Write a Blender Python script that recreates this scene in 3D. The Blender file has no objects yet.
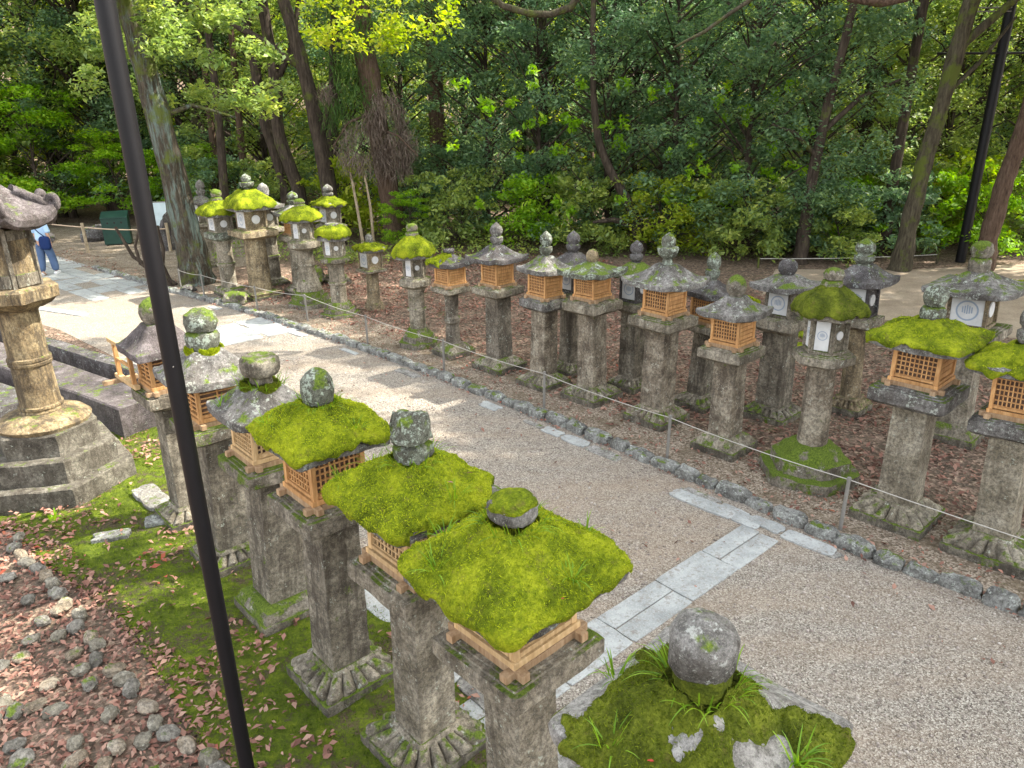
import bpy, math, random
import numpy as np
from mathutils import Vector, Matrix, noise, Euler

random.seed(7)
rng = np.random.default_rng(7)
sc = bpy.context.scene
COL = sc.collection

# ------------------------------------------------------------------ camera
cam_d = bpy.data.cameras.new('camera'); cam = bpy.data.objects.new('camera', cam_d); COL.objects.link(cam)
F_PX = 740.0
cam_d.sensor_width = 36; cam_d.lens = F_PX / 1024 * 36; cam_d.clip_start = 0.05; cam_d.clip_end = 800
_d = np.array([38.0, 2016.0, F_PX]); _d /= np.linalg.norm(_d)
_f = np.array([0, 0, 1.0]) - _d * _d[2]; _f /= np.linalg.norm(_f)
_r = np.cross(_f, -_d)
if _r[0] < 0: _r = -_r
R3 = np.array([_r, _f, -_d])
M = Matrix.Identity(4)
for i in range(3):
    M[i][0] = R3[i, 0]; M[i][1] = -R3[i, 1]; M[i][2] = -R3[i, 2]
M[2][3] = 4.0
cam.matrix_world = M
sc.camera = cam

# ------------------------------------------------------------------ light
SUN_EL, SUN_AZ = math.radians(48), math.radians(76)      # azimuth measured from +Y towards +X
w = bpy.data.worlds.new('World'); sc.world = w; w.use_nodes = True
nt = w.node_tree; bg = nt.nodes['Background']
sky = nt.nodes.new('ShaderNodeTexSky'); sky.sky_type = 'NISHITA'; sky.sun_disc = False
sky.sun_elevation = SUN_EL; sky.sun_rotation = SUN_AZ; sky.air_density = 1.0; sky.dust_density = 2.0; sky.ozone_density = 1.0
hs = nt.nodes.new('ShaderNodeHueSaturation'); hs.inputs['Saturation'].default_value = 0.30      # blue of the sky cut to neutralise the ambient colour
nt.links.new(sky.outputs[0], hs.inputs['Color']); wm = nt.nodes.new('ShaderNodeMix'); wm.data_type = 'RGBA'; wm.blend_type = 'MULTIPLY'; wm.inputs[0].default_value = 1; wm.inputs[7].default_value = (1.0, 0.975, 0.93, 1)
nt.links.new(hs.outputs[0], wm.inputs[6]); nt.links.new(wm.outputs[2], bg.inputs[0]); bg.inputs[1].default_value = 0.15
sd = bpy.data.lights.new('sun', 'SUN'); sd.energy = 2.6; sd.angle = math.radians(0.6); sd.color = (1.0, 0.93, 0.80)
sun = bpy.data.objects.new('sun', sd); COL.objects.link(sun)
sdir = Vector((math.cos(SUN_EL) * math.sin(SUN_AZ), math.cos(SUN_EL) * math.cos(SUN_AZ), math.sin(SUN_EL)))
sun.rotation_euler = sdir.to_track_quat('Z', 'Y').to_euler(); sun.location = (0, 0, 30)
sc.view_settings.view_transform = 'Standard'; sc.view_settings.look = 'None'
sc.view_settings.gamma = 1; sc.view_settings.exposure = 2.5
sc.render.resolution_x = 1024; sc.render.resolution_y = 768

# ------------------------------------------------------------------ node helpers
class NT:
    def __init__(s, name):
        s.m = bpy.data.materials.new(name); s.m.use_nodes = True
        s.t = s.m.node_tree; s.b = s.t.nodes['Principled BSDF']; s.out = s.t.nodes['Material Output']
    def n(s, typ, **kw):
        nd = s.t.nodes.new(typ)
        for k, v in kw.items():
            if k.startswith('i_'):
                k = k[2:]
                key = int(k) if k.isdigit() else k.replace('_', ' ')
                if isinstance(v, bpy.types.NodeSocket): s.t.links.new(v, nd.inputs[key])
                else: nd.inputs[key].default_value = v
            else: setattr(nd, k, v)
        return nd
    def link(s, a, b): s.t.links.new(a, b)
    def coord(s, kind='Object', rand=True):
        c = s.n('ShaderNodeTexCoord').outputs[kind]
        if not rand: return c
        oi = s.n('ShaderNodeObjectInfo').outputs['Random']
        mm = s.n('ShaderNodeMath', operation='MULTIPLY', i_0=oi, i_1=57.0).outputs[0]
        return s.n('ShaderNodeVectorMath', operation='ADD', i_0=c, i_1=mm).outputs[0]
    def noise(s, vec, scale, detail=4, rough=0.6):
        return s.n('ShaderNodeTexNoise', i_Vector=vec, i_Scale=scale, i_Detail=detail, i_Roughness=rough).outputs['Fac']
    def ramp(s, fac, stops, interp='LINEAR'):
        r = s.n('ShaderNodeValToRGB', i_Fac=fac); cr = r.color_ramp; cr.interpolation = interp
        while len(cr.elements) < len(stops): cr.elements.new(0.5)
        for e, (p, c) in zip(cr.elements, stops):
            e.position = p; e.color = (*c, 1) if len(c) == 3 else c
        return r.outputs['Color']
    def rng(s, v, a, b, c=0.0, d=1.0):
        return s.n('ShaderNodeMapRange', i_Value=v, i_1=a, i_2=b, i_3=c, i_4=d).outputs[0]
    def mix(s, f, a, b):
        nd = s.n('ShaderNodeMix', data_type='RGBA')
        for idx, v in ((0, f), (6, a), (7, b)):
            if isinstance(v, bpy.types.NodeSocket): s.link(v, nd.inputs[idx])
            else: nd.inputs[idx].default_value = v if idx == 0 else (*v, 1)
        return nd.outputs[2]
    def math(s, op, a, b=0.0):
        return s.n('ShaderNodeMath', operation=op, i_0=a, i_1=b).outputs[0]
    def bump(s, h, strength, dist, prev=None):
        b = s.n('ShaderNodeBump', i_Height=h, i_Strength=strength, i_Distance=dist)
        if prev is not None: s.link(prev, b.inputs['Normal'])
        return b.outputs[0]
    def fin(s, col=None, rough=None, nrm=None, spec=None):
        if col is not None:
            if isinstance(col, bpy.types.NodeSocket): s.link(col, s.b.inputs['Base Color'])
            else: s.b.inputs['Base Color'].default_value = (*col, 1)
        if rough is not None:
            if isinstance(rough, bpy.types.NodeSocket): s.link(rough, s.b.inputs['Roughness'])
            else: s.b.inputs['Roughness'].default_value = rough
        if nrm is not None: s.link(nrm, s.b.inputs['Normal'])
        if spec is not None: s.b.inputs['Specular IOR Level'].default_value = spec
        return s.m

def stone_mat(name, dark, mid, pale, lichen=0.5, moss=0.3, lich_col=(0.50, 0.54, 0.46), stain=0.5):
    t = NT(name); c = t.coord()
    a = t.noise(c, 4.0, 6, 0.65); b = t.noise(c, 30.0, 5, 0.75)
    col = t.ramp(a, [(0.36, dark), (0.50, mid), (0.64, pale)])
    col = t.mix(t.rng(b, 0.40, 0.60), t.mix(0.62, col, (0.02, 0.018, 0.015)), col)
    pit = t.noise(c, 14.0, 6, 0.8)
    col = t.mix(t.rng(pit, 0.56, 0.66, 0, 0.55), col, dark)
    f = t.noise(c, 140.0, 3, 0.8)
    col = t.mix(t.rng(f, 0.54, 0.70, 0, 0.35), col, (0.62, 0.58, 0.52))
    col = t.mix(t.rng(f, 0.44, 0.30, 0, 0.6), col, (0.03, 0.028, 0.024))
    # vertical dark water stains
    mp = t.n('ShaderNodeMapping', i_Vector=c); mp.inputs['Scale'].default_value = (9, 9, 1.3)
    st = t.noise(mp.outputs[0], 1.0, 4, 0.7)
    col = t.mix(t.rng(st, 0.47, 0.62, 0, stain), col, (0.055, 0.045, 0.035))
    li = t.math('ADD', t.math('MULTIPLY', t.noise(c, 9.0, 8, 0.8), 0.6), t.math('MULTIPLY', t.noise(c, 38.0, 4, 0.8), 0.4))
    col = t.mix(t.rng(li, 0.60 - 0.12 * lichen, 0.635 - 0.11 * lichen, 0, 0.8), col, lich_col)
    # moss where faces look up and near damp spots
    g = t.n('ShaderNodeNewGeometry'); sep = t.n('ShaderNodeSeparateXYZ', i_0=g.outputs['Normal'])
    up = t.rng(sep.outputs[2], -0.2, 0.9, 0, 0.22)
    mn = t.math('ADD', t.noise(c, 6.0, 6, 0.7), up)
    mk = t.rng(mn, 0.78 - 0.22 * moss, 0.86 - 0.22 * moss)
    mc = t.ramp(t.noise(c, 60, 3, 0.7), [(0.3, (0.035, 0.06, 0.008)), (0.55, (0.11, 0.16, 0.018)), (0.75, (0.2, 0.26, 0.03))])
    col = t.mix(mk, col, mc)
    h = t.math('ADD', t.math('MULTIPLY', b, 0.7), t.math('MULTIPLY', f, 0.4))
    n1 = t.bump(h, 1.0, 0.022); n1 = t.bump(t.noise(c, 300, 2, 0.7), 0.5, 0.004, n1)
    return t.fin(col, 0.9, n1, 0.25)

M_STONE = stone_mat('stone_beige', (0.17, 0.145, 0.10), (0.33, 0.29, 0.22), (0.48, 0.43, 0.34), 0.3, 0.4)
M_STONE_BROWN = stone_mat('stone_brown', (0.10, 0.085, 0.062), (0.235, 0.205, 0.155), (0.39, 0.35, 0.275), 0.2, 0.45, stain=0.7)
M_STONE_GREY = stone_mat('stone_grey', (0.09, 0.083, 0.078), (0.205, 0.195, 0.185), (0.35, 0.335, 0.32), 0.45, 0.2, (0.44, 0.48, 0.42), 0.5)
M_STONE_DARK = stone_mat('stone_dark', (0.05, 0.046, 0.05), (0.11, 0.10, 0.105), (0.20, 0.19, 0.19), 0.35, 0.1, (0.42, 0.47, 0.44), 0.5)
M_STONE_PURPLE = stone_mat('stone_purple', (0.06, 0.05, 0.053), (0.12, 0.10, 0.105), (0.20, 0.175, 0.18), 0.1, 0.0, stain=0.4)
M_STONE_GREEN = stone_mat('stone_lichen', (0.06, 0.062, 0.045), (0.14, 0.15, 0.115), (0.27, 0.29, 0.235), 0.7, 0.5, (0.40, 0.47, 0.39), 0.5)
M_STONE_MOSSY = stone_mat('stone_mossy', (0.12, 0.10, 0.075), (0.25, 0.22, 0.17), (0.38, 0.34, 0.28), 0.3, 1.0)
M_STONE_GOLD = stone_mat('stone_golden', (0.14, 0.105, 0.06), (0.33, 0.255, 0.15), (0.48, 0.39, 0.24), 0.3, 0.35, (0.46, 0.45, 0.36), 0.6)
M_STONE_PALE2 = stone_mat('stone_sandy', (0.21, 0.18, 0.125), (0.38, 0.335, 0.25), (0.50, 0.455, 0.36), 0.2, 0.3, stain=0.35)
M_STONE_WARM = stone_mat('stone_warm_grey', (0.13, 0.10, 0.07), (0.30, 0.25, 0.185), (0.50, 0.445, 0.345), 0.35, 0.35, (0.48, 0.47, 0.39), 0.55)
M_STONE_DIM = stone_mat('stone_dim', (0.09, 0.075, 0.055), (0.21, 0.18, 0.14), (0.34, 0.30, 0.24), 0.35, 0.35, stain=0.6)
M_STONE_BALL = stone_mat('stone_ball', (0.07, 0.066, 0.06), (0.18, 0.175, 0.165), (0.34, 0.335, 0.32), 0.45, 0.0, (0.42, 0.44, 0.41), .5)
M_STONE_GOLD0 = stone_mat('stone_tan_bare', (0.09, 0.062, 0.032), (0.27, 0.195, 0.10), (0.46, 0.36, 0.20), 0.15, 0.0, (0.44, 0.41, 0.30), 0.8)
M_STONE_STEP = stone_mat('stone_step', (0.065, 0.057, 0.043), (0.155, 0.14, 0.11), (0.29, 0.27, 0.22), 0.1, 0.05, stain=0.6)
M_PLINTH = stone_mat('dark_mossy_plinth_stone', (0.07, 0.062, 0.045), (0.17, 0.15, 0.115), (0.30, 0.27, 0.21), 0.15, 0.75, stain=0.7)  # darker and mossier than the base stone above it
M_STONE_PALE = stone_mat('stone_pale', (0.22, 0.21, 0.19), (0.34, 0.33, 0.31), (0.46, 0.45, 0.43), 0.3, 0.0, stain=0.15)

def moss_mat(name, dark, mid, bright):
    t = NT(name); c = t.coord()
    a = t.noise(c, 5.0, 5, 0.6); b = t.noise(c, 45.0, 5, 0.75)
    v = t.n('ShaderNodeTexVoronoi', i_Vector=c, i_Scale=95.0)
    s = t.math('ADD', t.math('MULTIPLY', a, 0.65), t.math('MULTIPLY', b, 0.4))
    col = t.ramp(s, [(0.36, dark), (0.50, mid), (0.64, bright)])
    br = t.noise(c, 13.0, 5, 0.7)
    col = t.mix(t.rng(br, 0.56, 0.68, 0, 0.6), col, (0.13, 0.11, 0.03))
    gi = t.n('ShaderNodeNewGeometry').outputs['Random Per Island']
    n1 = t.bump(b, 1.0, 0.012); n1 = t.bump(v.outputs['Distance'], 1.0, 0.006, n1)
    m = t.fin(col, 0.95, n1, 0.15)
    tr = t.n('ShaderNodeBsdfTranslucent', i_Color=col)
    ms = t.n('ShaderNodeMixShader', i_0=0.15); t.link(t.b.outputs[0], ms.inputs[1]); t.link(tr.outputs[0], ms.inputs[2])
    t.link(ms.outputs[0], t.out.inputs[0])
    return m
M_MOSS = moss_mat('moss_bright', (0.025, 0.038, 0.003), (0.13, 0.175, 0.007), (0.33, 0.37, 0.018))
M_MOSS_DK = moss_mat('moss_olive', (0.025, 0.035, 0.005), (0.075, 0.095, 0.010), (0.17, 0.20, 0.02))

def wood_mat(name, a, b, c3):
    t = NT(name); c = t.coord()
    mp = t.n('ShaderNodeMapping', i_Vector=c); mp.inputs['Scale'].default_value = (14, 14, 2.5)
    n0 = t.noise(mp.outputs[0], 3.0, 5, 0.6)
    wv = t.n('ShaderNodeTexWave', i_Vector=c, i_Scale=9.0, i_Distortion=7.0, i_Detail=3.0)
    col = t.ramp(n0, [(0.3, a), (0.52, b), (0.75, c3)])
    col = t.mix(t.math('MULTIPLY', wv.outputs['Fac'], 0.25), col, a)
    gi = t.n('ShaderNodeNewGeometry').outputs['Random Per Island']
    hs = t.n('ShaderNodeHueSaturation', i_Color=col, i_Value=t.rng(gi, 0, 1, 0.72, 1.12))
    return t.fin(hs.outputs[0], 0.6, t.bump(n0, 0.3, 0.003), 0.3)
M_WOOD = wood_mat('cypress_wood', (0.34, 0.165, 0.06), (0.55, 0.30, 0.12), (0.68, 0.42, 0.20))
M_WOOD_PALE = wood_mat('pale_cypress_wood', (0.40, 0.255, 0.115), (0.57, 0.395, 0.205), (0.69, 0.52, 0.31))
M_WOOD_END = wood_mat('wood_end_grain', (0.25, 0.15, 0.08), (0.38, 0.26, 0.155), (0.50, 0.37, 0.24))

def flat_mat(name, col, rough=0.7, spec=0.3, scale=30, amp=0.25, metallic=0):
    t = NT(name); c = t.coord()
    n0 = t.noise(c, scale, 4, 0.6)
    cc = t.mix(t.rng(n0, 0.3, 0.7, 0, amp), col, tuple(x * 0.5 for x in col))
    t.b.inputs['Metallic'].default_value = metallic
    return t.fin(cc, rough, t.bump(n0, 0.2, 0.003), spec)
M_PAPER = flat_mat('window_paper', (0.62, 0.63, 0.63), 0.8, 0.2, 9, 0.4)
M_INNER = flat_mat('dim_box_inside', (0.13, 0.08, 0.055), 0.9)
M_INK = flat_mat('faded_blue_ink', (0.30, 0.36, 0.45), 0.8)
M_DARKIN = flat_mat('dark_interior', (0.03, 0.025, 0.02), 0.9)
M_POLE = flat_mat('black_painted_steel', (0.006, 0.0055, 0.007), 0.5, 0.25, 12, 0.3)
M_POSTM = flat_mat('weathered_grey_post', (0.22, 0.21, 0.19), 0.7, 0.3, 20, 0.5)
M_ROPE = flat_mat('grey_rope', (0.42, 0.40, 0.36), 0.9)
M_ROPE_TAN = flat_mat('tan_rope', (0.50, 0.38, 0.27), 0.9)
M_GREENBIN = flat_mat('dark_green_paint', (0.008, 0.045, 0.032), 0.5, 0.4, 6, 0.35)
M_SIGN = flat_mat('faded_white_board', (0.55, 0.66, 0.70), 0.6, 0.3, 6, 0.3)
M_SHIRT = flat_mat('light_blue_cotton', (0.42, 0.60, 0.82), 0.85, 0.1, 5, 0.15)
M_JEANS = flat_mat('blue_denim', (0.09, 0.14, 0.25), 0.9, 0.1, 6, 0.35)
M_BAG = flat_mat('navy_canvas', (0.012, 0.03, 0.11), 0.8, 0.15, 10, 0.2)
M_SKIN = flat_mat('skin', (0.55, 0.33, 0.23), 0.6, 0.3, 10, 0.1)
M_HAIR = flat_mat('black_hair', (0.015, 0.011, 0.009), 0.5, 0.4, 40, 0.3)
M_SHOE = flat_mat('white_shoe', (0.75, 0.76, 0.78), 0.6)

def leaf_mat(name, stops, trans=0.35, rough=0.42, spec=0.5):
    t = NT(name)
    gi = t.n('ShaderNodeNewGeometry').outputs['Random Per Island']
    c = t.coord('Object', True)
    big = t.noise(c, 0.55, 3, 0.6)
    f = t.math('ADD', t.math('MULTIPLY', gi, 0.55), t.math('MULTIPLY', t.rng(big, 0.3, 0.7), 0.45))
    col = t.ramp(f, stops)
    t.fin(col, rough, None, spec)
    tc = t.n('ShaderNodeHueSaturation', i_Color=col, i_Saturation=1.1, i_Value=1.5)
    tr = t.n('ShaderNodeBsdfTranslucent', i_Color=tc.outputs[0])
    ms = t.n('ShaderNodeMixShader', i_0=trans); t.link(t.b.outputs[0], ms.inputs[1]); t.link(tr.outputs[0], ms.inputs[2])
    t.link(ms.outputs[0], t.out.inputs[0])
    return t.m
M_LEAF_DK = leaf_mat('evergreen_leaf', [(0.0, (0.06, 0.12, 0.068)), (0.5, (0.13, 0.225, 0.11)), (0.9, (0.26, 0.36, 0.12))], 0.42, 0.5)
M_LEAF_MID = leaf_mat('broad_leaf', [(0.0, (0.10, 0.17, 0.05)), (0.5, (0.22, 0.30, 0.07)), (0.9, (0.40, 0.45, 0.09))], 0.44, 0.5)
M_LEAF_LIME = leaf_mat('fresh_leaf', [(0.0, (0.10, 0.22, 0.012)), (0.5, (0.20, 0.38, 0.018)), (0.9, (0.36, 0.50, 0.03))], 0.45, 0.5, 0.35)
M_LEAF_YEL = leaf_mat('yellow_leaf', [(0.0, (0.16, 0.25, 0.02)), (0.5, (0.29, 0.38, 0.035)), (0.9, (0.46, 0.46, 0.06))], 0.5, 0.5, 0.3)
M_NEEDLE = leaf_mat('cedar_needle', [(0.0, (0.03, 0.075, 0.02)), (0.5, (0.07, 0.14, 0.03)), (0.9, (0.13, 0.20, 0.04))], 0.3, 0.6, 0.2)
M_DEAD = leaf_mat('dead_cedar_twig', [(0.0, (0.09, 0.065, 0.05)), (0.5, (0.17, 0.13, 0.105)), (0.9, (0.27, 0.22, 0.185))], 0.1, 0.8, 0.1)
M_GRASS = leaf_mat('grass_blade', [(0.0, (0.07, 0.15, 0.01)), (0.5, (0.14, 0.26, 0.02)), (0.9, (0.26, 0.38, 0.03))], 0.4, 0.5, 0.3)
M_MOSSBLADE = leaf_mat('moss_frond', [(0.0, (0.05, 0.08, 0.004)), (0.45, (0.23, 0.29, 0.010)), (0.9, (0.48, 0.52, 0.028))], 0.3, 0.9, 0.1)
M_GROUNDMOSS = leaf_mat('ground_moss_frond', [(0.0, (0.03, 0.06, 0.005)), (0.5, (0.085, 0.14, 0.010)), (0.9, (0.19, 0.26, 0.02))], 0.3, 0.9, 0.1)
M_MOSSBLADE_DK = leaf_mat('olive_moss_frond', [(0.0, (0.035, 0.055, 0.005)), (0.5, (0.09, 0.12, 0.010)), (0.9, (0.20, 0.235, 0.022))], 0.3, 0.9, 0.1)
M_LITTER = leaf_mat('fallen_leaf', [(0.0, (0.05, 0.026, 0.02)), (0.3, (0.15, 0.07, 0.052)), (0.55, (0.27, 0.14, 0.105)), (0.75, (0.38, 0.24, 0.18)), (0.88, (0.30, 0.065, 0.035)), (1.0, (0.46, 0.34, 0.20))], 0.1, 0.7, 0.25)
M_PEBBLE = leaf_mat('pebble', [(0.0, (0.09, 0.075, 0.065)), (0.4, (0.24, 0.205, 0.18)), (0.8, (0.40, 0.36, 0.32)), (1.0, (0.6, 0.57, 0.52))], 0.0, 0.85, 0.2)
M_REDLEAF = flat_mat('red_leaf', (0.32, 0.035, 0.022), 0.6, 0.3, 20, 0.2)

def bark_mat(name, a, b, c3, sc_=1.0, moss=0.0, streak=None):
    t = NT(name); c = t.coord()
    mp = t.n('ShaderNodeMapping', i_Vector=c); mp.inputs['Scale'].default_value = (7 * sc_, 7 * sc_, 1.1 * sc_)
    n0 = t.noise(mp.outputs[0], 2.2, 7, 0.7)
    col = t.ramp(n0, [(0.32, a), (0.5, b), (0.7, c3)])
    n1 = t.noise(c, 2.5, 4, 0.6)
    if streak:
        ms_ = t.n('ShaderNodeMapping', i_Vector=c); ms_.inputs['Scale'].default_value = (6, 6, .7)
        col = t.mix(t.rng(t.noise(ms_.outputs[0], 1.0, 7, 0.8), 0.50, 0.60, 0, 0.7), col, streak)
    if moss:
        col = t.mix(t.rng(t.noise(c, 1.7, 5, 0.7), 0.62 - 0.2 * moss, 0.72 - 0.2 * moss, 0, 0.85), col, (0.09, 0.115, 0.018))
    return t.fin(col, 0.92, t.bump(n0, 1.0, 0.06), 0.2)
M_BARK = bark_mat('dark_bark', (0.022, 0.016, 0.012), (0.055, 0.042, 0.032), (0.11, 0.085, 0.065), 1.0, 0.25)
M_BARK_BIG = bark_mat('lichen_bark', (0.022, 0.018, 0.013), (0.06, 0.05, 0.036), (0.12, 0.10, 0.078), 1.2, 0.5, (0.16, 0.22, 0.20))
M_BARK_CEDAR = bark_mat('cedar_bark', (0.045, 0.029, 0.021), (0.105, 0.068, 0.048), (0.17, 0.12, 0.088), 1.6, 0.1)
M_BARK_MOSS = bark_mat('mossy_bark', (0.028, 0.022, 0.015), (0.065, 0.055, 0.036), (0.12, 0.105, 0.07), 1.2, 0.55)
M_BARK_PALE = bark_mat('pale_bark', (0.22, 0.17, 0.11), (0.40, 0.32, 0.22), (0.55, 0.46, 0.33), 2.0)

def gravel_mat():
    t = NT('gravel'); c = t.coord('Object', False)
    v = t.n('ShaderNodeTexVoronoi', i_Vector=c, i_Scale=95.0)
    sx = t.n('ShaderNodeSeparateXYZ', i_0=v.outputs['Color']).outputs[0]
    col = t.ramp(sx, [(0.0, (0.085, 0.075, 0.062)), (0.25, (0.185, 0.165, 0.138)), (0.5, (0.255, 0.23, 0.195)), (0.75, (0.325, 0.298, 0.255)), (1.0, (0.47, 0.445, 0.39))])
    v2 = t.n('ShaderNodeTexVoronoi', i_Vector=c, i_Scale=140.0)
    s2 = t.n('ShaderNodeSeparateXYZ', i_0=v2.outputs['Color']).outputs[1]
    col = t.mix(t.rng(s2, 0.7, 0.9, 0, 0.5), col, (0.20, 0.155, 0.13))
    tk = t.n('ShaderNodeMapping', i_Vector=c); tk.inputs['Rotation'].default_value = (0, 0, -math.radians(132)); tk.inputs['Scale'].default_value = (.25, 1.6, 1)
    big = t.noise(tk.outputs[0], 0.9, 5, 0.65); med = t.noise(c, 3.5, 5, 0.7)
    col = t.mix(t.rng(big, 0.42, 0.68, 0, 0.40), col, (0.33, 0.24, 0.16))
    col = t.mix(t.rng(med, 0.53, 0.66, 0, 0.4), col, (0.17, 0.13, 0.10))
    n1 = t.bump(v.outputs['Distance'], 0.9, 0.008); n1 = t.bump(v2.outputs['Distance'], 0.6, 0.004, n1)
    n1 = t.bump(med, 0.4, 0.03, n1)
    return t.fin(col, 0.9, n1, 0.25)
M_GRAVEL = gravel_mat()

def litter_ground_mat():
    t = NT('forest_floor'); c = t.coord('Object', False)
    n0 = t.noise(c, 0.8, 6, 0.7); n1 = t.noise(c, 7.0, 6, 0.75)
    v = t.n('ShaderNodeTexVoronoi', i_Vector=c, i_Scale=26.0)
    sx = t.n('ShaderNodeSeparateXYZ', i_0=v.outputs['Color']).outputs[0]
    lc = t.ramp(sx, [(0.0, (0.05, 0.032, 0.024)), (0.4, (0.15, 0.095, 0.07)), (0.7, (0.27, 0.18, 0.14)), (1.0, (0.40, 0.30, 0.22))])
    soil = t.ramp(n1, [(0.3, (0.06, 0.048, 0.035)), (0.55, (0.15, 0.12, 0.088)), (0.8, (0.26, 0.21, 0.16))])
    col = t.mix(t.rng(n1, 0.40, 0.58), soil, lc)
    col = t.mix(t.rng(n0, 0.60, 0.72, 0, 0.7), col, (0.07, 0.095, 0.015))
    return t.fin(col, 0.95, t.bump(t.math('ADD', v.outputs['Distance'], n1), 1.0, 0.03), 0.2)
M_FLOOR = litter_ground_mat()

def dirt_mat():
    t = NT('packed_dirt'); c = t.coord('Object', False)
    n0 = t.noise(c, 1.2, 6, 0.7); n1 = t.noise(c, 30, 5, 0.8)
    col = t.ramp(n0, [(0.3, (0.26, 0.205, 0.15)), (0.55, (0.40, 0.33, 0.25)), (0.8, (0.50, 0.43, 0.34))])
    col = t.mix(t.rng(n1, 0.4, 0.65, 0.5, 0), col, (0.15, 0.11, 0.08))
    return t.fin(col, 0.95, t.bump(n1, 0.8, 0.015), 0.2)
M_DIRT = dirt_mat()

def bank_mat():
    t = NT('gritty_soil'); c = t.coord('Object', False)
    n0 = t.noise(c, 2.2, 6, 0.7); n1 = t.noise(c, 16, 5, 0.8)
    v = t.n('ShaderNodeTexVoronoi', i_Vector=c, i_Scale=55.0)
    sx = t.n('ShaderNodeSeparateXYZ', i_0=v.outputs['Color']).outputs[0]
    col = t.ramp(sx, [(0.0, (0.09, 0.07, 0.05)), (0.5, (0.22, 0.175, 0.13)), (1.0, (0.42, 0.36, 0.29))])
    col = t.mix(t.rng(n0, 0.48, 0.62, 0, 0.75), col, (0.13, 0.10, 0.065))
    col = t.mix(t.rng(n1, 0.60, 0.72, 0, 0.7), col, (0.10, 0.12, 0.025))
    return t.fin(col, 0.95, t.bump(v.outputs['Distance'], 0.9, 0.012), 0.2)
M_BANK = bank_mat()

def mossground_mat():
    t = NT('mossy_ground'); c = t.coord('Object', False)
    n0 = t.noise(c, 1.5, 6, 0.72); n1 = t.noise(c, 12, 6, 0.8); n2 = t.noise(c, 70, 4, 0.8)
    mc = t.ramp(n1, [(0.3, (0.035, 0.055, 0.008)), (0.5, (0.10, 0.14, 0.014)), (0.7, (0.20, 0.25, 0.02))])
    soil = t.ramp(n2, [(0.3, (0.045, 0.035, 0.022)), (0.7, (0.17, 0.13, 0.085))])
    s = t.math('ADD', t.math('MULTIPLY', n0, 0.7), t.math('MULTIPLY', n1, 0.3))
    col = t.mix(t.rng(s, 0.42, 0.50), soil, mc)
    return t.fin(col, 0.95, t.bump(t.math('ADD', n1, n2), 1.0, 0.03), 0.15)
M_MOSSG = mossground_mat()

def slab_mat(name, a, b):
    t = NT(name); c = t.coord('Object', True)
    n0 = t.noise(c, 3.0, 7, 0.7); n1 = t.noise(c, 22, 5, 0.8)
    col = t.ramp(n0, [(0.3, a), (0.7, b)])
    col = t.mix(t.rng(n1, 0.53, 0.62, 0, 0.7), col, (0.17, 0.15, 0.13))
    col = t.mix(t.rng(t.noise(c, 60, 4, .8), 0.5, 0.68, 0, .5), col, (0.52, 0.52, 0.50))
    col = t.mix(t.rng(t.noise(c, 5, 6, .8), 0.56, 0.64, 0, .8), col, (0.20, 0.175, 0.155))
    return t.fin(col, 0.75, t.bump(n1, 0.6, 0.008), 0.35)
M_SLAB = slab_mat('blue_grey_paving', (0.20, 0.215, 0.215), (0.40, 0.42, 0.415))
M_ROCKS = [stone_mat('cobble_beige', (0.17, 0.155, 0.115), (0.30, 0.275, 0.215), (0.41, 0.39, 0.32), 0.15, 0.0, (0.45, 0.44, 0.38), stain=0.1),
           stone_mat('cobble_grey', (0.14, 0.132, 0.11), (0.26, 0.245, 0.21), (0.37, 0.355, 0.31), 0.1, 0.0, (0.45, 0.44, 0.40), stain=0.1),
           stone_mat('cobble_tan', (0.22, 0.175, 0.12), (0.35, 0.29, 0.21), (0.46, 0.40, 0.32), 0.1, 0.0, (0.45, 0.42, 0.35), stain=0.1)]
M_KERB = stone_mat('kerb_stone', (0.13, 0.13, 0.125), (0.27, 0.275, 0.26), (0.42, 0.43, 0.41), 0.5, 0.15, (0.50, 0.54, 0.49), 0.3)

# ------------------------------------------------------------------ mesh helpers
def tag(o, label=None, cat=None, group=None, kind=None):
    if label: o['label'] = label
    if cat: o['category'] = cat
    if group: o['group'] = group
    if kind: o['kind'] = kind
    return o
def empty(name, loc, rz=0.0, rot=None):
    o = bpy.data.objects.new(name, None); COL.objects.link(o); o.empty_display_size = 0.2
    o.location = loc; o.rotation_euler = rot if rot else (0, 0, rz); return o
def link(name, me, mat, parent=None, loc=(0, 0, 0), rot=(0, 0, 0), scale=(1, 1, 1)):
    o = bpy.data.objects.new(name, me); COL.objects.link(o)
    if mat is not None and len(me.materials) == 0: me.materials.append(mat)
    o.location = loc; o.rotation_euler = rot; o.scale = scale
    if parent: o.parent = parent
    return o
def np_mesh(name, V, Fq, smooth=False, angle=None):
    """V (n,3) array, Fq (m,k) array of equal sized faces"""
    V = np.asarray(V, np.float32); Fq = np.asarray(Fq, np.int32)
    me = bpy.data.meshes.new(name)
    me.vertices.add(len(V)); me.vertices.foreach_set('co', V.ravel())
    k = Fq.shape[1]; me.loops.add(Fq.size); me.loops.foreach_set('vertex_index', Fq.ravel())
    me.polygons.add(len(Fq)); me.polygons.foreach_set('loop_start', np.arange(0, Fq.size, k, dtype=np.int32))
    me.polygons.foreach_set('loop_total', np.full(len(Fq), k, np.int32))
    me.update(calc_edges=True)
    if smooth: me.polygons.foreach_set('use_smooth', np.ones(len(Fq), bool))
    return me
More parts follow.
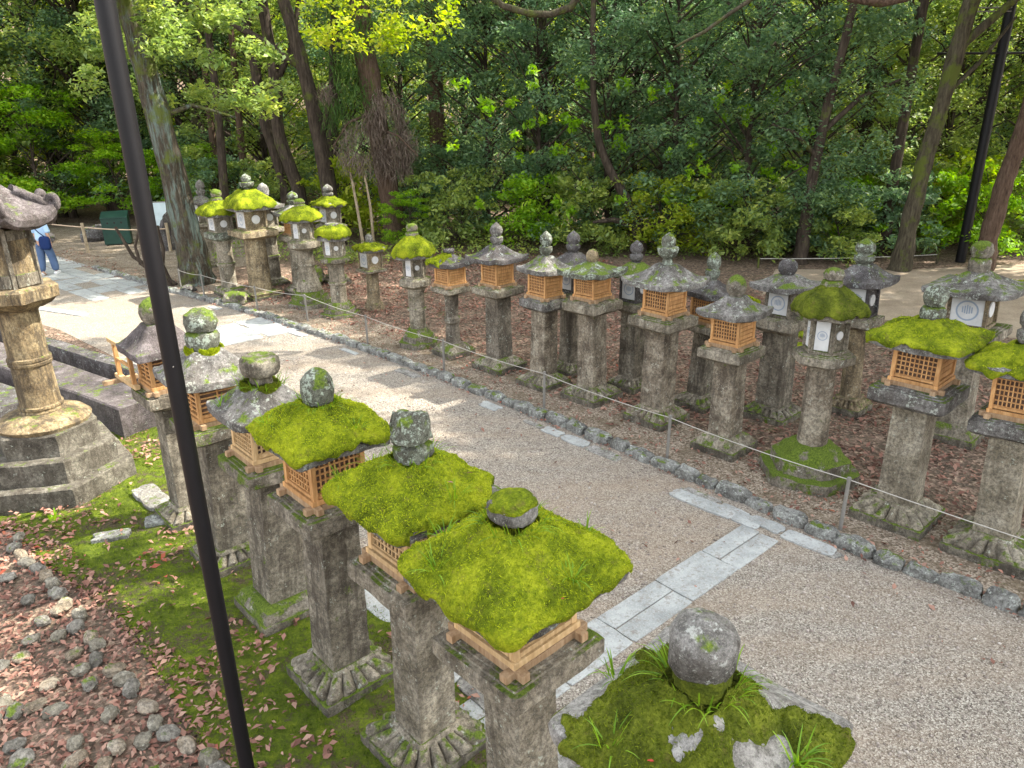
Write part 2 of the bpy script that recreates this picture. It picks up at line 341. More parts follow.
class MB:
    def __init__(s): s.v = []; s.f = []
    def add(s, V, Fs):
        b = len(s.v); s.v += [tuple(map(float, p)) for p in V]; s.f += [tuple(int(i) + b for i in f) for f in Fs]; return s
    def box(s, c, d, rz=0.0, mat=None):
        x, y, z = d[0] / 2, d[1] / 2, d[2] / 2
        P = [Vector((sx * x, sy * y, sz * z)) for sz in (-1, 1) for sx, sy in ((-1, -1), (1, -1), (1, 1), (-1, 1))]
        if rz: P = [Matrix.Rotation(rz, 3, 'Z') @ p for p in P]
        if mat: P = [mat @ p for p in P]
        P = [p + Vector(c) for p in P]
        return s.add(P, [(3, 2, 1, 0), (4, 5, 6, 7), (0, 1, 5, 4), (1, 2, 6, 5), (2, 3, 7, 6), (3, 0, 4, 7)])
    def tube(s, pts, rad, n=8, jit=0.0, cap=True):
        pts = [Vector(p) for p in pts]; V = []; L = len(pts)
        for i, p in enumerate(pts):
            d = (pts[min(i + 1, L - 1)] - pts[max(i - 1, 0)]).normalized()
            a = d.orthogonal().normalized() if i == 0 else (a - d * a.dot(d)).normalized()
            b = d.cross(a); r = rad[i] if hasattr(rad, '__len__') else rad
            for k in range(n):
                th = 2 * math.pi * k / n
                rr = r * (1 + (noise.noise(Vector((math.cos(th) * 1.3, math.sin(th) * 1.3, i * 0.7 + p.x))) * jit if jit else 0))
                V.append(p + (a * math.cos(th) + b * math.sin(th)) * rr)
        Fs = [(i * n + k, i * n + (k + 1) % n, (i + 1) * n + (k + 1) % n, (i + 1) * n + k) for i in range(L - 1) for k in range(n)]
        if cap: Fs += [tuple(range(n - 1, -1, -1)), tuple((L - 1) * n + k for k in range(n))]
        return s.add(V, Fs)
    def build(s, name, mat, parent=None, smooth=False, angle=35, bevel=0, **kw):
        me = bpy.data.meshes.new(name); me.from_pydata(s.v, [], s.f); me.update()
        if smooth:
            me.polygons.foreach_set('use_smooth', np.ones(len(me.polygons), bool))
            me.set_sharp_from_angle(angle=math.radians(angle))
        o = link(name, me, mat, parent, **kw)
        if bevel:
            b = o.modifiers.new('bevel', 'BEVEL'); b.width = bevel; b.segments = 2; b.limit_method = 'ANGLE'
        return o

def rad_shape(th, shape, p=18.0, ph=0.0):
    """radius multiplier for half-width 1"""
    if shape == 's':
        return 1.0 / ((abs(math.cos(th)) ** p + abs(math.sin(th)) ** p) ** (1.0 / p))
    if shape == 'h':
        t = (th + ph) % (math.pi / 3); return 1.0 / math.cos(t - math.pi / 6) * 0.94
    return 1.0
def loft(rings, shape, N=48, amp=0.01, seed=0.0, petals=0, p=18.0, lift=0.0, fscale=5.0, ph=0.0):
    """rings: (z, half, [petal_amp], [squareness p override])"""
    V = []; Fs = []
    for j, r in enumerate(rings):
        z, h = r[0], r[1]; pa = r[2] if len(r) > 2 else 0; pp = r[3] if len(r) > 3 else p
        for k in range(N):
            th = 2 * math.pi * k / N
            m = rad_shape(th, shape, pp, ph)
            cn = (m - 1) / 0.38 if shape == 's' else 0
            pe = pa * (abs(math.sin(petals * th / 2)) ** 0.6 - 0.6) if petals else 0
            rr = h * m * (1 + pe)
            P = Vector((rr * math.cos(th), rr * math.sin(th), z + (lift * max(cn, 0) ** 2 if j else 0) * (r[4] if len(r) > 4 else 0) + pe * 0.11))
            if amp:
                q = P * fscale + Vector((seed, seed * 1.7, 0))
                nv = noise.noise_vector(q) * amp + noise.noise_vector(q * 4.1) * amp * 0.45
                P += nv
            V.append(P)
    n = len(rings)
    for j in range(n - 1):
        for k in range(N):
            Fs.append((j * N + k, j * N + (k + 1) % N, (j + 1) * N + (k + 1) % N, (j + 1) * N + k))
    b = len(V); V.append(Vector((0, 0, rings[0][0]))); V.append(Vector((0, 0, rings[-1][0])))
    for k in range(N):
        Fs.append((b, (k + 1) % N, k)); Fs.append((b + 1, (n - 1) * N + k, (n - 1) * N + (k + 1) % N))
    return V, Fs
def dens(rings, step=0.06):
    """insert rings so that long walls get weathered geometry"""
    out = [rings[0]]
    for a, b in zip(rings, rings[1:]):
        L = math.hypot(b[0] - a[0], b[1] - a[1]); n = max(1, int(L / step))
        for i in range(1, n + 1):
            f = i / n; out.append(tuple(x + (y - x) * f for x, y in zip(a, b)) if len(a) == len(b) else (b if i == n else (a[0] + (b[0] - a[0]) * f, a[1] + (b[1] - a[1]) * f)))
    return out

def leaf_arrays(P, L, W, up=0.6, droop=0.0, axis=None):
    """rhombus leaves at P; returns V,F"""
    n = len(P)
    nrm = rng.normal(size=(n, 3)); nrm[:, 2] = np.abs(nrm[:, 2]) + up * 1.5; nrm /= np.linalg.norm(nrm, axis=1)[:, None]
    a = rng.normal(size=(n, 3)) if axis is None else axis + 0.25 * rng.normal(size=(n, 3))
    a[:, 2] -= droop
    a -= nrm * (a * nrm).sum(1)[:, None]; a /= np.linalg.norm(a, axis=1)[:, None]
    b = np.cross(nrm, a)
    s = (0.6 + 1.1 * rng.random(n) ** 2)[:, None]
    l = L * s / 2; ww = W * s / 2
    fold = nrm * ww * 0.5
    V = np.empty((n, 4, 3)); V[:, 0] = P - a * l; V[:, 1] = P + b * ww + fold + a * l * 0.15; V[:, 2] = P + a * l; V[:, 3] = P - b * ww + fold + a * l * 0.15
    Fq = np.arange(n * 4).reshape(n, 4)
    return V.reshape(-1, 3), Fq
def ball_pts(c, r, n):
    u = rng.normal(size=(n, 3)); u /= np.linalg.norm(u, axis=1)[:, None]
    rr = rng.random(n) ** 0.45
    return np.asarray(c) + u * rr[:, None] * np.asarray(r)
def blades(P, Nn, L, W, lean=0.5):
    """thin triangle blades standing on points"""
    n = len(P); d = Nn + lean * rng.normal(size=(n, 3)); d /= np.linalg.norm(d, axis=1)[:, None]
    s = np.cross(d, rng.normal(size=(n, 3))); s /= np.linalg.norm(s, axis=1)[:, None]
    ll = L * (0.5 + rng.random(n))[:, None]
    V = np.empty((n, 3, 3)); V[:, 0] = P - s * W / 2; V[:, 1] = P + s * W / 2; V[:, 2] = P + d * ll
    return V.reshape(-1, 3), np.arange(n * 3).reshape(n, 3)
def grass_tuft(n, L, W, spread=0.06, inner=0.0):
    """curved arching blades, quads strips of 3"""
    V = []; Fs = []
    for i in range(n):
        a = random.random() * 6.283; r = spread * (inner + (1 - inner) * random.random())
        b = Vector((r * math.cos(a), r * math.sin(a), 0)); a += random.uniform(-0.8, 0.8)
        l = L * random.uniform(0.5, 1.1); out = random.uniform(0.3, 0.95)
        side = Vector((-math.sin(a), math.cos(a), 0)); dr = Vector((math.cos(a), math.sin(a), 0))
        k0 = len(V)
        for j in range(5):
            t = j / 4; c = b + dr * (l * out * t) + Vector((0, 0, l * (t * (1.25 - out * 0.5) - out * 0.75 * t * t)))
            wd = W * (1 - t) ** 0.7 / 2 + 0.0005
            V += [c - side * wd, c + side * wd]
        Fs += [(k0 + 2 * j, k0 + 2 * j + 1, k0 + 2 * j + 3, k0 + 2 * j + 2) for j in range(4)]
    return V, Fs

# ------------------------------------------------------------------ ground
ANG = math.radians(42.4)                     # direction across the path
def poly_sheet(name, pts, z, mat, label=None):
    me = bpy.data.meshes.new(name); me.from_pydata([(x, y, z) for x, y in pts], [], [tuple(range(len(pts)))]); me.update()
    return link(name, me, mat)
xs = np.linspace(-130, 130, 90); ys = np.linspace(-20, 200, 80)
X, Y = np.meshgrid(xs, ys)
D = np.hypot(X, Y - 5)
Z = np.clip(D - 38, 0, None) ** 1.25 * 0.10
V = np.stack([X, Y, Z], -1).reshape(-1, 3); nx = len(xs)
idx = np.arange((len(ys) - 1) * nx).reshape(-1, nx)[:, :-1].ravel()
g = link('ground', np_mesh('ground', V, np.stack([idx, idx + 1, idx + 1 + nx, idx + nx], 1), True), M_FLOOR); tag(g, kind='structure')

KERB = [(6.2, 2.9), (4.25, 5.13), (3.52, 5.80), (2.91, 6.57), (1.56, 8.22), (-0.18, 10.2), (-1.6, 11.75), (-3.11, 13.3), (-5.7, 15.75), (-7.69, 17.45), (-9.25, 18.75), (-11.96, 21.25), (-15.0, 24.0)]
LEFT = [(2.6, -1.6), (1.25, 1.45), (0.62, 2.6), (0.35, 3.6), (-0.3, 4.4), (-1.6, 5.9), (-3.0, 7.45), (-4.9, 9.6), (-6.7, 12.3), (-9.2, 14.6), (-14.0, 18.0), (-24, 24)]
gp = poly_sheet('gravel_path', KERB + [(-19, 27), (-30, 33), (-36, 32)] + LEFT[::-1], 0.004, M_GRAVEL); tag(gp, kind='structure')
# gritty bank between the kerb and the leaf litter
def offset_line(pts, d):
    out = []
    for i, p in enumerate(pts):
        a = Vector(pts[max(i - 1, 0)]); b = Vector(pts[min(i + 1, len(pts) - 1)]); t = (b - a).normalized()
        out.append((p[0] + t.y * d, p[1] - t.x * d))
    return out
bk = offset_line(KERB, 1.25)
bk = [(x + 0.25 * noise.noise(Vector((x * 1.5, y, 0))), y + 0.25 * noise.noise(Vector((y, x, 5)))) for x, y in bk]
b_ = poly_sheet('gravelly_bank', KERB + bk[::-1], 0.004, M_BANK); tag(b_, kind='structure')
dp = poly_sheet('dirt_path', [(5.6, 16.2), (7.0, 19.3), (10.0, 18.9), (13.5, 19.3), (30, 22), (34, 14), (14, 10.2), (9.6, 12.4), (7.4, 14.2)], 0.004, M_DIRT); tag(dp, kind='structure')
fd = poly_sheet('forest_clearing', [(-19, 27), (-15, 24.2), (-11.5, 21.6), (-9.3, 20.0), (-7.0, 21.5), (-8, 26), (-12, 29), (-20, 32), (-30, 36)], 0.008, M_BANK); tag(fd, kind='structure')

# mossy ground left of the near row, bumpy grid
def in_poly(P, poly):
    x, y = P[:, 0], P[:, 1]; c = np.zeros(len(P), bool); n = len(poly); j = n - 1
    for i in range(n):
        xi, yi = poly[i]; xj, yj = poly[j]
        m = ((yi > y) != (yj > y)) & (x < (xj - xi) * (y - yi) / (yj - yi + 1e-12) + xi)
        c ^= m; j = i
    return c
MOSSP = [(2.2, -1.8), (1.15, 1.45), (0.50, 2.6), (0.25, 3.6), (-0.4, 4.4), (-1.7, 5.9), (-3.1, 7.45), (-4.8, 9.3), (-5.4, 9.9), (-6.5, 10.2), (-9, 10), (-9, 7), (-6.6, 6.6), (-5.3, 6.75), (-4.5, 6.05), (-3.5, 5.3), (-2.95, 4.75), (-2.05, 3.7), (-0.9, 2.2), (0.6, -0.8)]
st = 0.05
gx, gy = np.meshgrid(np.arange(-9, 2.4, st), np.arange(-1.8, 10.4, st)); P2 = np.stack([gx.ravel(), gy.ravel()], 1)
ins = in_poly(P2, MOSSP)
hz = np.array([0.010 + 0.022 * (noise.noise(Vector((x * 2.2, y * 2.2, 0))) + 0.5) + 0.012 * noise.noise(Vector((x * 9, y * 9, 3))) if k else 0 for (x, y), k in zip(P2, ins)])
nxx = gx.shape[1]
i0 = np.arange(len(P2)).reshape(gx.shape)[:-1, :-1].ravel()
q = np.stack([i0, i0 + 1, i0 + 1 + nxx, i0 + nxx], 1); q = q[ins[q].all(1)]
use = np.unique(q); rem = -np.ones(len(P2), int); rem[use] = np.arange(len(use))
mg = link('moss_ground', np_mesh('moss_ground', np.column_stack([P2[use], np.maximum(hz[use], 0.004)]), rem[q], True), M_MOSSG); tag(mg, kind='structure')
def mnoise(x, y): return noise.noise(Vector((x * 1.1, y * 1.1, 7))) + 0.5 * noise.noise(Vector((x * 3.3, y * 3.3, 2)))
# moss fronds standing in it
n = 120000
P = np.column_stack([rng.uniform(-7, 1.5, n), rng.uniform(1.0, 10, n)]); P = P[in_poly(P, MOSSP)]
mk = np.array([mnoise(x, y) for x, y in P]); P = P[mk > -0.35 + 0.3 * rng.random(len(P))]
z = np.array([0.012 + 0.022 * (noise.noise(Vector((x * 2.2, y * 2.2, 0))) + 0.5) for x, y in P])
V, Fq = blades(np.column_stack([P, z]), np.array([0, 0, 1.0]), 0.022, 0.008, 0.7)
o = link('ground_moss', np_mesh('ground_moss', V, Fq), M_GROUNDMOSS); tag(o, 'bright green moss fronds carpeting the ground left of the near lantern row', 'moss', kind='stuff')

# fallen leaves
def litter(name, poly, dens_, label, L=0.055, mask=None, z0=0.012):
    A = np.array(poly); x0, y0 = A.min(0); x1, y1 = A.max(0); n = int((x1 - x0) * (y1 - y0) * dens_)
    P = np.column_stack([rng.uniform(x0, x1, n), rng.uniform(y0, y1, n)]); P = P[in_poly(P, poly)]
    if mask is not None: P = P[np.array([mask(x, y) for x, y in P])]
    P = np.column_stack([P, z0 + rng.random(len(P)) * 0.03])
    V, Fq = leaf_arrays(P, L, L * 0.5, up=1.2)
    o = link(name, np_mesh(name, V, Fq), M_LITTER); tag(o, label, 'fallen leaves', kind='stuff'); return o
litter('fallen_leaves', [(-6.8, 6.7), (-5.3, 6.9), (-4.6, 6.5), (-3.55, 5.6), (-2.9, 5.0), (-1.7, 3.8), (-1.3, 2.6), (-5, 2.4), (-7, 5)], 680, 'pink brown fallen leaves thick between the cobbles in the lower left corner', 0.05)
litter('fallen_leaves', MOSSP, 420, 'pinkish brown fallen leaves scattered over the moss left of the near row', 0.055, lambda x, y: mnoise(x, y) < -0.28 + 0.3 * random.random() or random.random() < 0.045, 0.03)
bank_in = offset_line(KERB, 0.75); bank_out = offset_line(KERB[:8], 7.5)
litter('fallen_leaves', bank_in[:10] + [(-4, 23), (2, 22), (5.6, 17)] + [(7, 13.6), (10, 11.5), (9, 4)], 260, 'reddish brown fallen leaves lying thickly behind and between the far lanterns', 0.065, lambda x, y: random.random() < 0.35 + 0.9 * (mnoise(x, y) + 0.35))
litter('fallen_leaves', offset_line(KERB, -0.02) + offset_line(KERB, 0.8)[::-1], 90, 'few tan fallen leaves lying on the gritty strip behind the kerb', 0.05)
litter('fallen_leaves', offset_line(KERB, -0.16) + offset_line(KERB, -0.04)[::-1], 260, 'orange red leaves caught in the gutter along the kerb', 0.045, lambda x, y: noise.noise(Vector((x * 1.2, y * 1.2, 9))) > -0.1)
litter('fallen_leaves', KERB[:9] + LEFT[:9][::-1], 4.0, 'single leaves strewn on the gravel path', 0.05)

def pebbles(poly, n, label):
    A = np.array(poly); x0, y0 = A.min(0); x1, y1 = A.max(0)
    P = np.column_stack([rng.uniform(x0, x1, n), rng.uniform(y0, y1, n)]); P = P[in_poly(P, poly)]
    oc = np.array([[1, 0, 0], [0, 1, 0], [-1, 0, 0], [0, -1, 0], [0, 0, .7], [0, 0, -.7]], float); fc = np.array([[0, 1, 4], [1, 2, 4], [2, 3, 4], [3, 0, 4], [1, 0, 5], [2, 1, 5], [3, 2, 5], [0, 3, 5]])
    k = len(P); sz = (0.006 + 0.014 * rng.random(k) ** 2.5)[:, None, None]; a = rng.random(k) * 6.28; c_, s_ = np.cos(a), np.sin(a)
    Vv = oc[None] * (1 + .4 * rng.normal(size=(k, 6, 1)) * .5) * sz; X_ = Vv[..., 0] * c_[:, None] - Vv[..., 1] * s_[:, None]; Y_ = Vv[..., 0] * s_[:, None] + Vv[..., 1] * c_[:, None]
    Vv = np.stack([X_ + P[:, :1], Y_ + P[:, 1:], Vv[..., 2] + .006], -1).reshape(-1, 3)
    Fv = (fc[None] + (np.arange(k) * 6)[:, None, None]).reshape(-1, 3)
    o = link('loose_pebbles', np_mesh('loose_pebbles', Vv, Fv, True), M_PEBBLE); tag(o, label, 'pebbles', kind='stuff')
pebbles(KERB[:9] + LEFT[:9][::-1], 60000, 'loose small stones lying on top of the gravel path')
# kerb stones
def rock_mesh(name, sx, sy, sz, amp, seed, p=6.0, sub=10):
    N_, Mr = 20, 12
    V = []; Fs = []
    for j in range(Mr + 1):
        ph = -math.pi / 2 + math.pi * j / Mr
        for k in range(N_):
            th = 2 * math.pi * k / N_
            d = Vector((math.cos(ph) * math.cos(th), math.cos(ph) * math.sin(th), math.sin(ph)))
            m = 1.0 / ((abs(d.x) ** p + abs(d.y) ** p + abs(d.z) ** p) ** (1 / p))
            P = Vector((d.x * m * sx / 2, d.y * m * sy / 2, d.z * m * sz / 2))
            qv = d * 1.6 + Vector((seed, 0, seed * 2))
            P += Vector((noise.noise(qv) * sx, noise.noise(qv + Vector((9, 0, 0))) * sy, noise.noise(qv + Vector((0, 9, 0))) * sz)) * amp + noise.noise_vector(d * 5 + Vector((seed, 3, 1))) * amp * min(sx, sy, sz) * 0.35
            V.append(P)
    for j in range(Mr):
        for k in range(N_):
            Fs.append((j * N_ + k, j * N_ + (k + 1) % N_, (j + 1) * N_ + (k + 1) % N_, (j + 1) * N_ + k))
    me = bpy.data.meshes.new(name); me.from_pydata(V, [], Fs); me.update()
    me.polygons.foreach_set('use_smooth', np.ones(len(me.polygons), bool)); me.set_sharp_from_angle(angle=math.radians(38))
    return me
kerb_me = []
for i in range(8):
    me = rock_mesh('kerb_stone', 0.40, 0.19, 0.22, 0.13, i * 3.7, 7.0); me.materials.append(M_KERB); kerb_me.append(me)
def walk(pts, step_fn):
    """yield positions and angle along polyline"""
    seg = []; tot = 0
    for a, b in zip(pts, pts[1:]):
        L = math.hypot(b[0] - a[0], b[1] - a[1]); seg.append((tot, L, a, b)); tot += L
    s = 0
    while s < tot:
        st_ = step_fn(); m = s + st_ / 2
        for t0, L, a, b in seg:
            if t0 <= m < t0 + L:
                f = (m - t0) / L; yield (a[0] + (b[0] - a[0]) * f, a[1] + (b[1] - a[1]) * f, math.atan2(b[1] - a[1], b[0] - a[0]), st_); break
        s += st_
k0 = None
for i, (x, y, a, L) in enumerate(walk(KERB[:-1], lambda: random.uniform(0.24, 0.44))):
    me = kerb_me[i % 8]
    o = link('kerb_stone', me, None, None, (x + random.uniform(-.015, .015), y + random.uniform(-.015, .015), 0.0 + random.uniform(-.02, .012)), (random.uniform(-.08, .08), random.uniform(-.05, .05), a + random.uniform(-.07, .07) + (math.pi if i % 3 == 0 else 0)), (L / 0.42, random.uniform(.8, 1.05), random.uniform(.8, 1.1)))
    tag(o, 'rough grey kerb stone in the line edging the gravel path before the far lanterns', 'kerb stone', 'kerb stones edging the path')
# flat slabs: cross strips and edging
def slab(x, y, rz, lx, ly, z, label, group, name='paving_slab', rough=0.03, mat=None):
    n = 40; V = []; seed = random.random() * 50
    ring = []
    for k in range(n):
        th = 2 * math.pi * k / n; m = rad_shape(th, 's', 40 if rough < .02 else 8)
        r = m * (1 + rough * noise.noise(Vector((math.cos(th) * 2 + seed, math.sin(th) * 2, seed))) * 4)
        ring.append((r * math.cos(th) * lx / 2, r * math.sin(th) * ly / 2))
    z += random.uniform(-.004, .006)
    V = [(px, py, -0.05) for px, py in ring] + [(px, py, z - 0.004) for px, py in ring] + [(px * 0.975, py * 0.97, z) for px, py in ring]
    Fs = [tuple(range(2 * n, 3 * n))]
    for j in (0, 1):
        Fs += [(j * n + k, j * n + (k + 1) % n, (j + 1) * n + (k + 1) % n, (j + 1) * n + k) for k in range(n)]
    me = bpy.data.meshes.new(name); me.from_pydata(V, [], Fs); me.update()
    o = link(name, me, mat or M_SLAB, None, (x, y, 0), (0, 0, rz)); tag(o, label, 'paving slab', group); return o
ca, sa = math.cos(ANG), math.sin(ANG)
# first strip: from the kerb towards the near row
s0 = Vector((2.45, 6.42)); e0 = Vector((0.30, 4.55)); dr = (e0 - s0).normalized(); pr = Vector((-dr.y, dr.x)); tot = (e0 - s0).length; s = 0; row = 0
while s < tot + 0.1:
    L = random.uniform(0.5, 0.8)
    if row % 2 == 0: parts = [(-0.10, 0.20), (0.11, 0.21)]
    else: parts = [(0.0, 0.42)]
    for off, wd in parts:
        c = s0 + dr * (s + L / 2) + pr * off
        slab(c.x, c.y, math.atan2(dr.y, dr.x), L - 0.008, wd - 0.006, 0.018, 'pale blue grey slab in the strip crossing the path by the near mossy lanterns', 'slabs of the near cross strip', rough=0.008)
    s += L; row += 1
for c, L, wd in (((2.02, 7.02), 0.75, 0.2), ((2.38, 6.68), 0.35, 0.22), ((2.86, 6.22), 0.5, 0.2)):
    slab(c[0], c[1], math.radians(133), L, wd, 0.02, 'blue grey edging slab where the cross strip meets the kerb', 'slabs at the kerb end of the near cross strip')
# second strip further up
for i in range(4):
    for j in range(9):
        c = Vector((-4.75, 14.55)) + Vector((-ca, -sa)) * (0.15 + i * 0.72 + random.uniform(-.05, .05)) + Vector((-sa, ca)) * (-0.45 + j * 0.30)
        if j > 4: continue
        slab(c.x, c.y, ANG, 0.70, 0.285, 0.018, 'pale slab of the broad cross strip halfway up the path', 'slabs of the far cross strip', rough=0.008)
# slab terrace at the far left
for i in range(13):
    for j in range(4):
        c = Vector((-9.3, 18.3)) + Vector((-0.74, 0.67)) * (i * 0.82 + random.uniform(-.1, .1)) + Vector((-0.67, -0.74)) * (j * 0.42 - 0.2)
        if random.random() < 0.1 or (i < 3 and j > 3): continue
        slab(c.x, c.y, math.radians(138), 0.78, 0.40, 0.018, 'bluish paving slab in the paved band at the far end of the path', 'slabs of the far paved band', rough=0.012)
for i in range(12):
    c = Vector((-9.6, 15.9)) + Vector((-0.80, 0.40)) * (i * 0.7)
    slab(c.x, c.y, math.radians(153), 0.68, 0.22, 0.02, 'pale slab in the thin strip crossing the far gravel beside the walker', 'slabs of the thin far strip')
# broken edging slabs along the kerb (path side)
for i, (x, y, a, L) in enumerate(walk(offset_line(KERB, -0.26)[1:-2], lambda: random.uniform(0.3, 0.62))):
    if random.random() < 0.55: continue
    slab(x, y, a, L * 0.9, random.uniform(.09, .19), 0.016, 'flat pale stone sunk in the gravel beside the kerb', 'flat stones sunk beside the kerb', 'edging_stone', 0.06, M_SLAB if i % 3 else M_STONE_PALE)
# edging along the near row
for i, (x, y, a, L) in enumerate(walk(LEFT[1:9], lambda: random.uniform(0.35, 0.7))):
    slab(x, y, a, L * 0.93, random.uniform(.2, .32), 0.03, 'pale flat stone edging the path behind the near lantern row', 'flat stones edging the near side', 'edging_stone', 0.05, M_SLAB if i % 2 else M_STONE_PALE)
for x, y, lx, ly, a, t_ in ((-4.05, 7.35, .62, .26, 2.3, 'long pale flat stone in the moss beside the tall column pedestal'), (-3.75, 6.85, .26, .2, .4, 'small bluish flat stone in the moss by the left lantern foot'), (-4.1, 6.55, .32, .16, .3, 'tan flat stone in the moss before the column pedestal'), (-3.95, 8.2, .6, .3, 2.4, 'pale flat stone in the moss under the stone beams')):
    slab(x, y, a, lx, ly, 0.06, t_, None, 'stepping_stone', 0.06, M_STONE_PALE if 'pale' in t_ else M_KERB)

# cobbles lower left
cob_me = []
for i in range(9):
    me = rock_mesh('cobblestone', 0.15, 0.125, 0.095, 0.15, 20 + i * 5.1, 2.6); me.materials.append(M_ROCKS[i % 3]); cob_me.append(me)
BORD = [(15, 85), (40, 120), (60, 152), (95, 185), (125, 225), (155, 253), (185, 292), (207, 325), (235, 372), (265, 418), (320, 462), (350, 508), (382, 553), (415, 595), (462, 638), (508, 692), (550, 742), (600, 790)]
LOOSE = [(155, 345), (425, 720), (345, 618), (400, 665), (285, 508), (210, 433), (478, 750), (130, 318), (98, 272), (45, 190), (195, 370)]
BORD_W = [(-5.11, 6.6), (-4.9, 6.33), (-4.72, 6.14), (-4.45, 5.95), (-4.2, 5.72), (-4.0, 5.55), (-3.78, 5.32), (-3.62, 5.12), (-3.42, 4.9), (-3.22, 4.66), (-2.92, 4.5), (-2.74, 4.28), (-2.56, 4.1), (-2.4, 3.94), (-2.18, 3.82), (-1.98, 3.64), (-1.8, 3.47), (-1.62, 3.3), (-1.45, 3.1), (-1.3, 2.9)]
for i, (x, y, a, st_) in enumerate(walk(BORD_W, lambda: random.uniform(.15, .24))):
    st_ = min(st_, .19); x += random.uniform(-.04, .04); y += random.uniform(-.03, .03)
    o = link('cobblestone', cob_me[i % 9], None, None, (x, y, 0.035), (random.uniform(-.2, .2), random.uniform(-.2, .2), a + random.uniform(-.5, .5)), (st_ / .18, random.uniform(.8, 1.05), random.uniform(.9, 1.2)))
    tag(o, 'rounded cobble in the single line bordering the moss, lower left', 'cobblestone', 'cobbles bordering the moss')
for x, y in [(-3.75, 5.0), (-2.35, 3.62), (-2.9, 4.15), (-2.7, 3.85), (-3.2, 4.45), (-3.5, 4.78), (-2.1, 3.5), (-4.0, 5.2), (-4.3, 5.5), (-4.7, 5.85), (-1.9, 3.2), (-3.35, 4.6), (-3.95, 5.35), (-2.55, 3.9)]:
    o = link('cobblestone', cob_me[random.randrange(9)], None, None, (x, y, 0.04), (0, 0, random.random() * 6), (.85, .85, .8)); tag(o, 'small stray cobble lying in leaves just inside the border line', 'cobblestone', 'stray cobbles among the leaves')
for i in range(22):
    for j in range(9):
        u = i * 0.165 + random.uniform(-.04, .04); v = j * 0.15 + random.uniform(-.04, .04) + .12 * math.sin(i * .7)
        x = -4.42 + .69 * u - .68 * v; y = 5.48 - .72 * u - .73 * v
        if random.random() < 0.38 + (0.3 if j < 2 else 0): continue
        o = link('cobblestone', cob_me[(i * 3 + j * 5) % 9], None, None, (x, y, 0.022), (random.uniform(-.15, .15), random.uniform(-.15, .15), random.random() * 6), (random.uniform(.75, 1.15), random.uniform(.8, 1.15), random.uniform(.6, .9)))
        tag(o, 'cobble of the rough stone pavement in the bottom left corner', 'cobblestone', 'cobbles of the corner pavement')

# ------------------------------------------------------------------ stone lanterns
def roof_profile(z_e, z_a, half, top_half, pw):
    def f(t):                      # t 0 at top plateau, 1 at eave
        return z_a - (z_a - z_e) * (1 - (1 - t) ** pw), top_half + (half - top_half) * t
    return f
def wood_box(root, z0, z1, w, sides, near=False, pale=False):
    m1 = M_WOOD_PALE if pale else M_WOOD
    h = w / 2; b = MB(); pt = 0.034 * w / 0.38
    bh = (z1 - z0); zb = z0 + 0.035
    # crossed ground beams with protruding ends
    for s_ in (-1, 1):
        b.box((0, s_ * (h - 0.012), z0 + 0.018), (w + 0.13, 0.048, 0.044)); 
    fb = b.build('sill_beam', M_WOOD_END, root, bevel=0.003)
    b = MB()
    for s_ in (-1, 1):
        b.box((s_ * (h - 0.012), 0, z0 + 0.022), (0.046, w + 0.13, 0.046))
    b.build('sill_beam', M_WOOD_END, root, bevel=0.003)
    b = MB()
    for sx in (-1, 1):
        for sy in (-1, 1):
            b.box((sx * (h - pt / 2), sy * (h - pt / 2), z0 + bh / 2 + 0.01), (pt, pt, bh - 0.02))
    for s_ in (-1, 1):
        for zz, hh in ((z0 + 0.062, 0.036), (z0 + 0.098, 0.026), (z1 - 0.02, 0.036)):
            b.box((0, s_ * (h - pt / 2 + (0.014 if zz < z0 + .08 else 0.004)), zz), (w - 0.004 + (0.03 if zz < z0 + .08 else -pt * 2), pt * 0.8, hh))
            b.box((s_ * (h - pt / 2 + (0.016 if zz < z0 + .08 else 0.004)), 0, zz), (pt * 0.8, w - 0.004 + (0.028 if zz < z0 + .08 else -pt * 2), hh - 0.003))
    fr = b.build('firebox', m1, root, bevel=0.002)
    zl, zh = z0 + 0.112, z1 - 0.038
    for k in range(4):
        a = math.pi + k * math.pi / 2        # k=0 faces -X, k=1 faces -Y
        nx_, ny_ = math.cos(a), math.sin(a); tx_, ty_ = -ny_, nx_
        b = MB(); wi = w - 2 * pt
        def bar(u, z, du, dz, dn=0.010, off=0.0):
            c = (nx_ * (h - pt * 0.6 + off) + tx_ * u, ny_ * (h - pt * 0.6 + off) + ty_ * u, z)
            b.box(c, (dn, du, dz), rz=a)
        if sides[k] == 'l':
            nb = 9; nh = 6
            for i in range(1, nb): bar(-wi / 2 + wi * i / nb, (zl + zh) / 2, 0.009, zh - zl)
            for i in range(0, nh + 1): bar(0, zl + (zh - zl) * i / nh, wi, 0.011, 0.011, 0.002)
        elif sides[k] == 'b':
            for i in range(5): bar(0, zl + (zh - zl) * (i + .5) / 5, wi, (zh - zl) / 5 - 0.006, 0.012)
        else:
            for i in range(6): bar(0, zl + (zh - zl) * (i + .5) / 6, wi, 0.012, 0.012)
            bar(-wi / 2 + wi * .5, (zl + zh) / 2, 0.012, zh - zl, 0.014, 0.003)
        b.build('lattice', m1, fr)
    b = MB(); b.box((0, 0, (zl + zh) / 2), (w - 2 * pt - 0.008, w - 2 * pt - 0.008, zh - zl + 0.02)); b.build('shaded_core', M_INNER, fr)  # solid core in dark brown, shade behind the lattice put into its colour
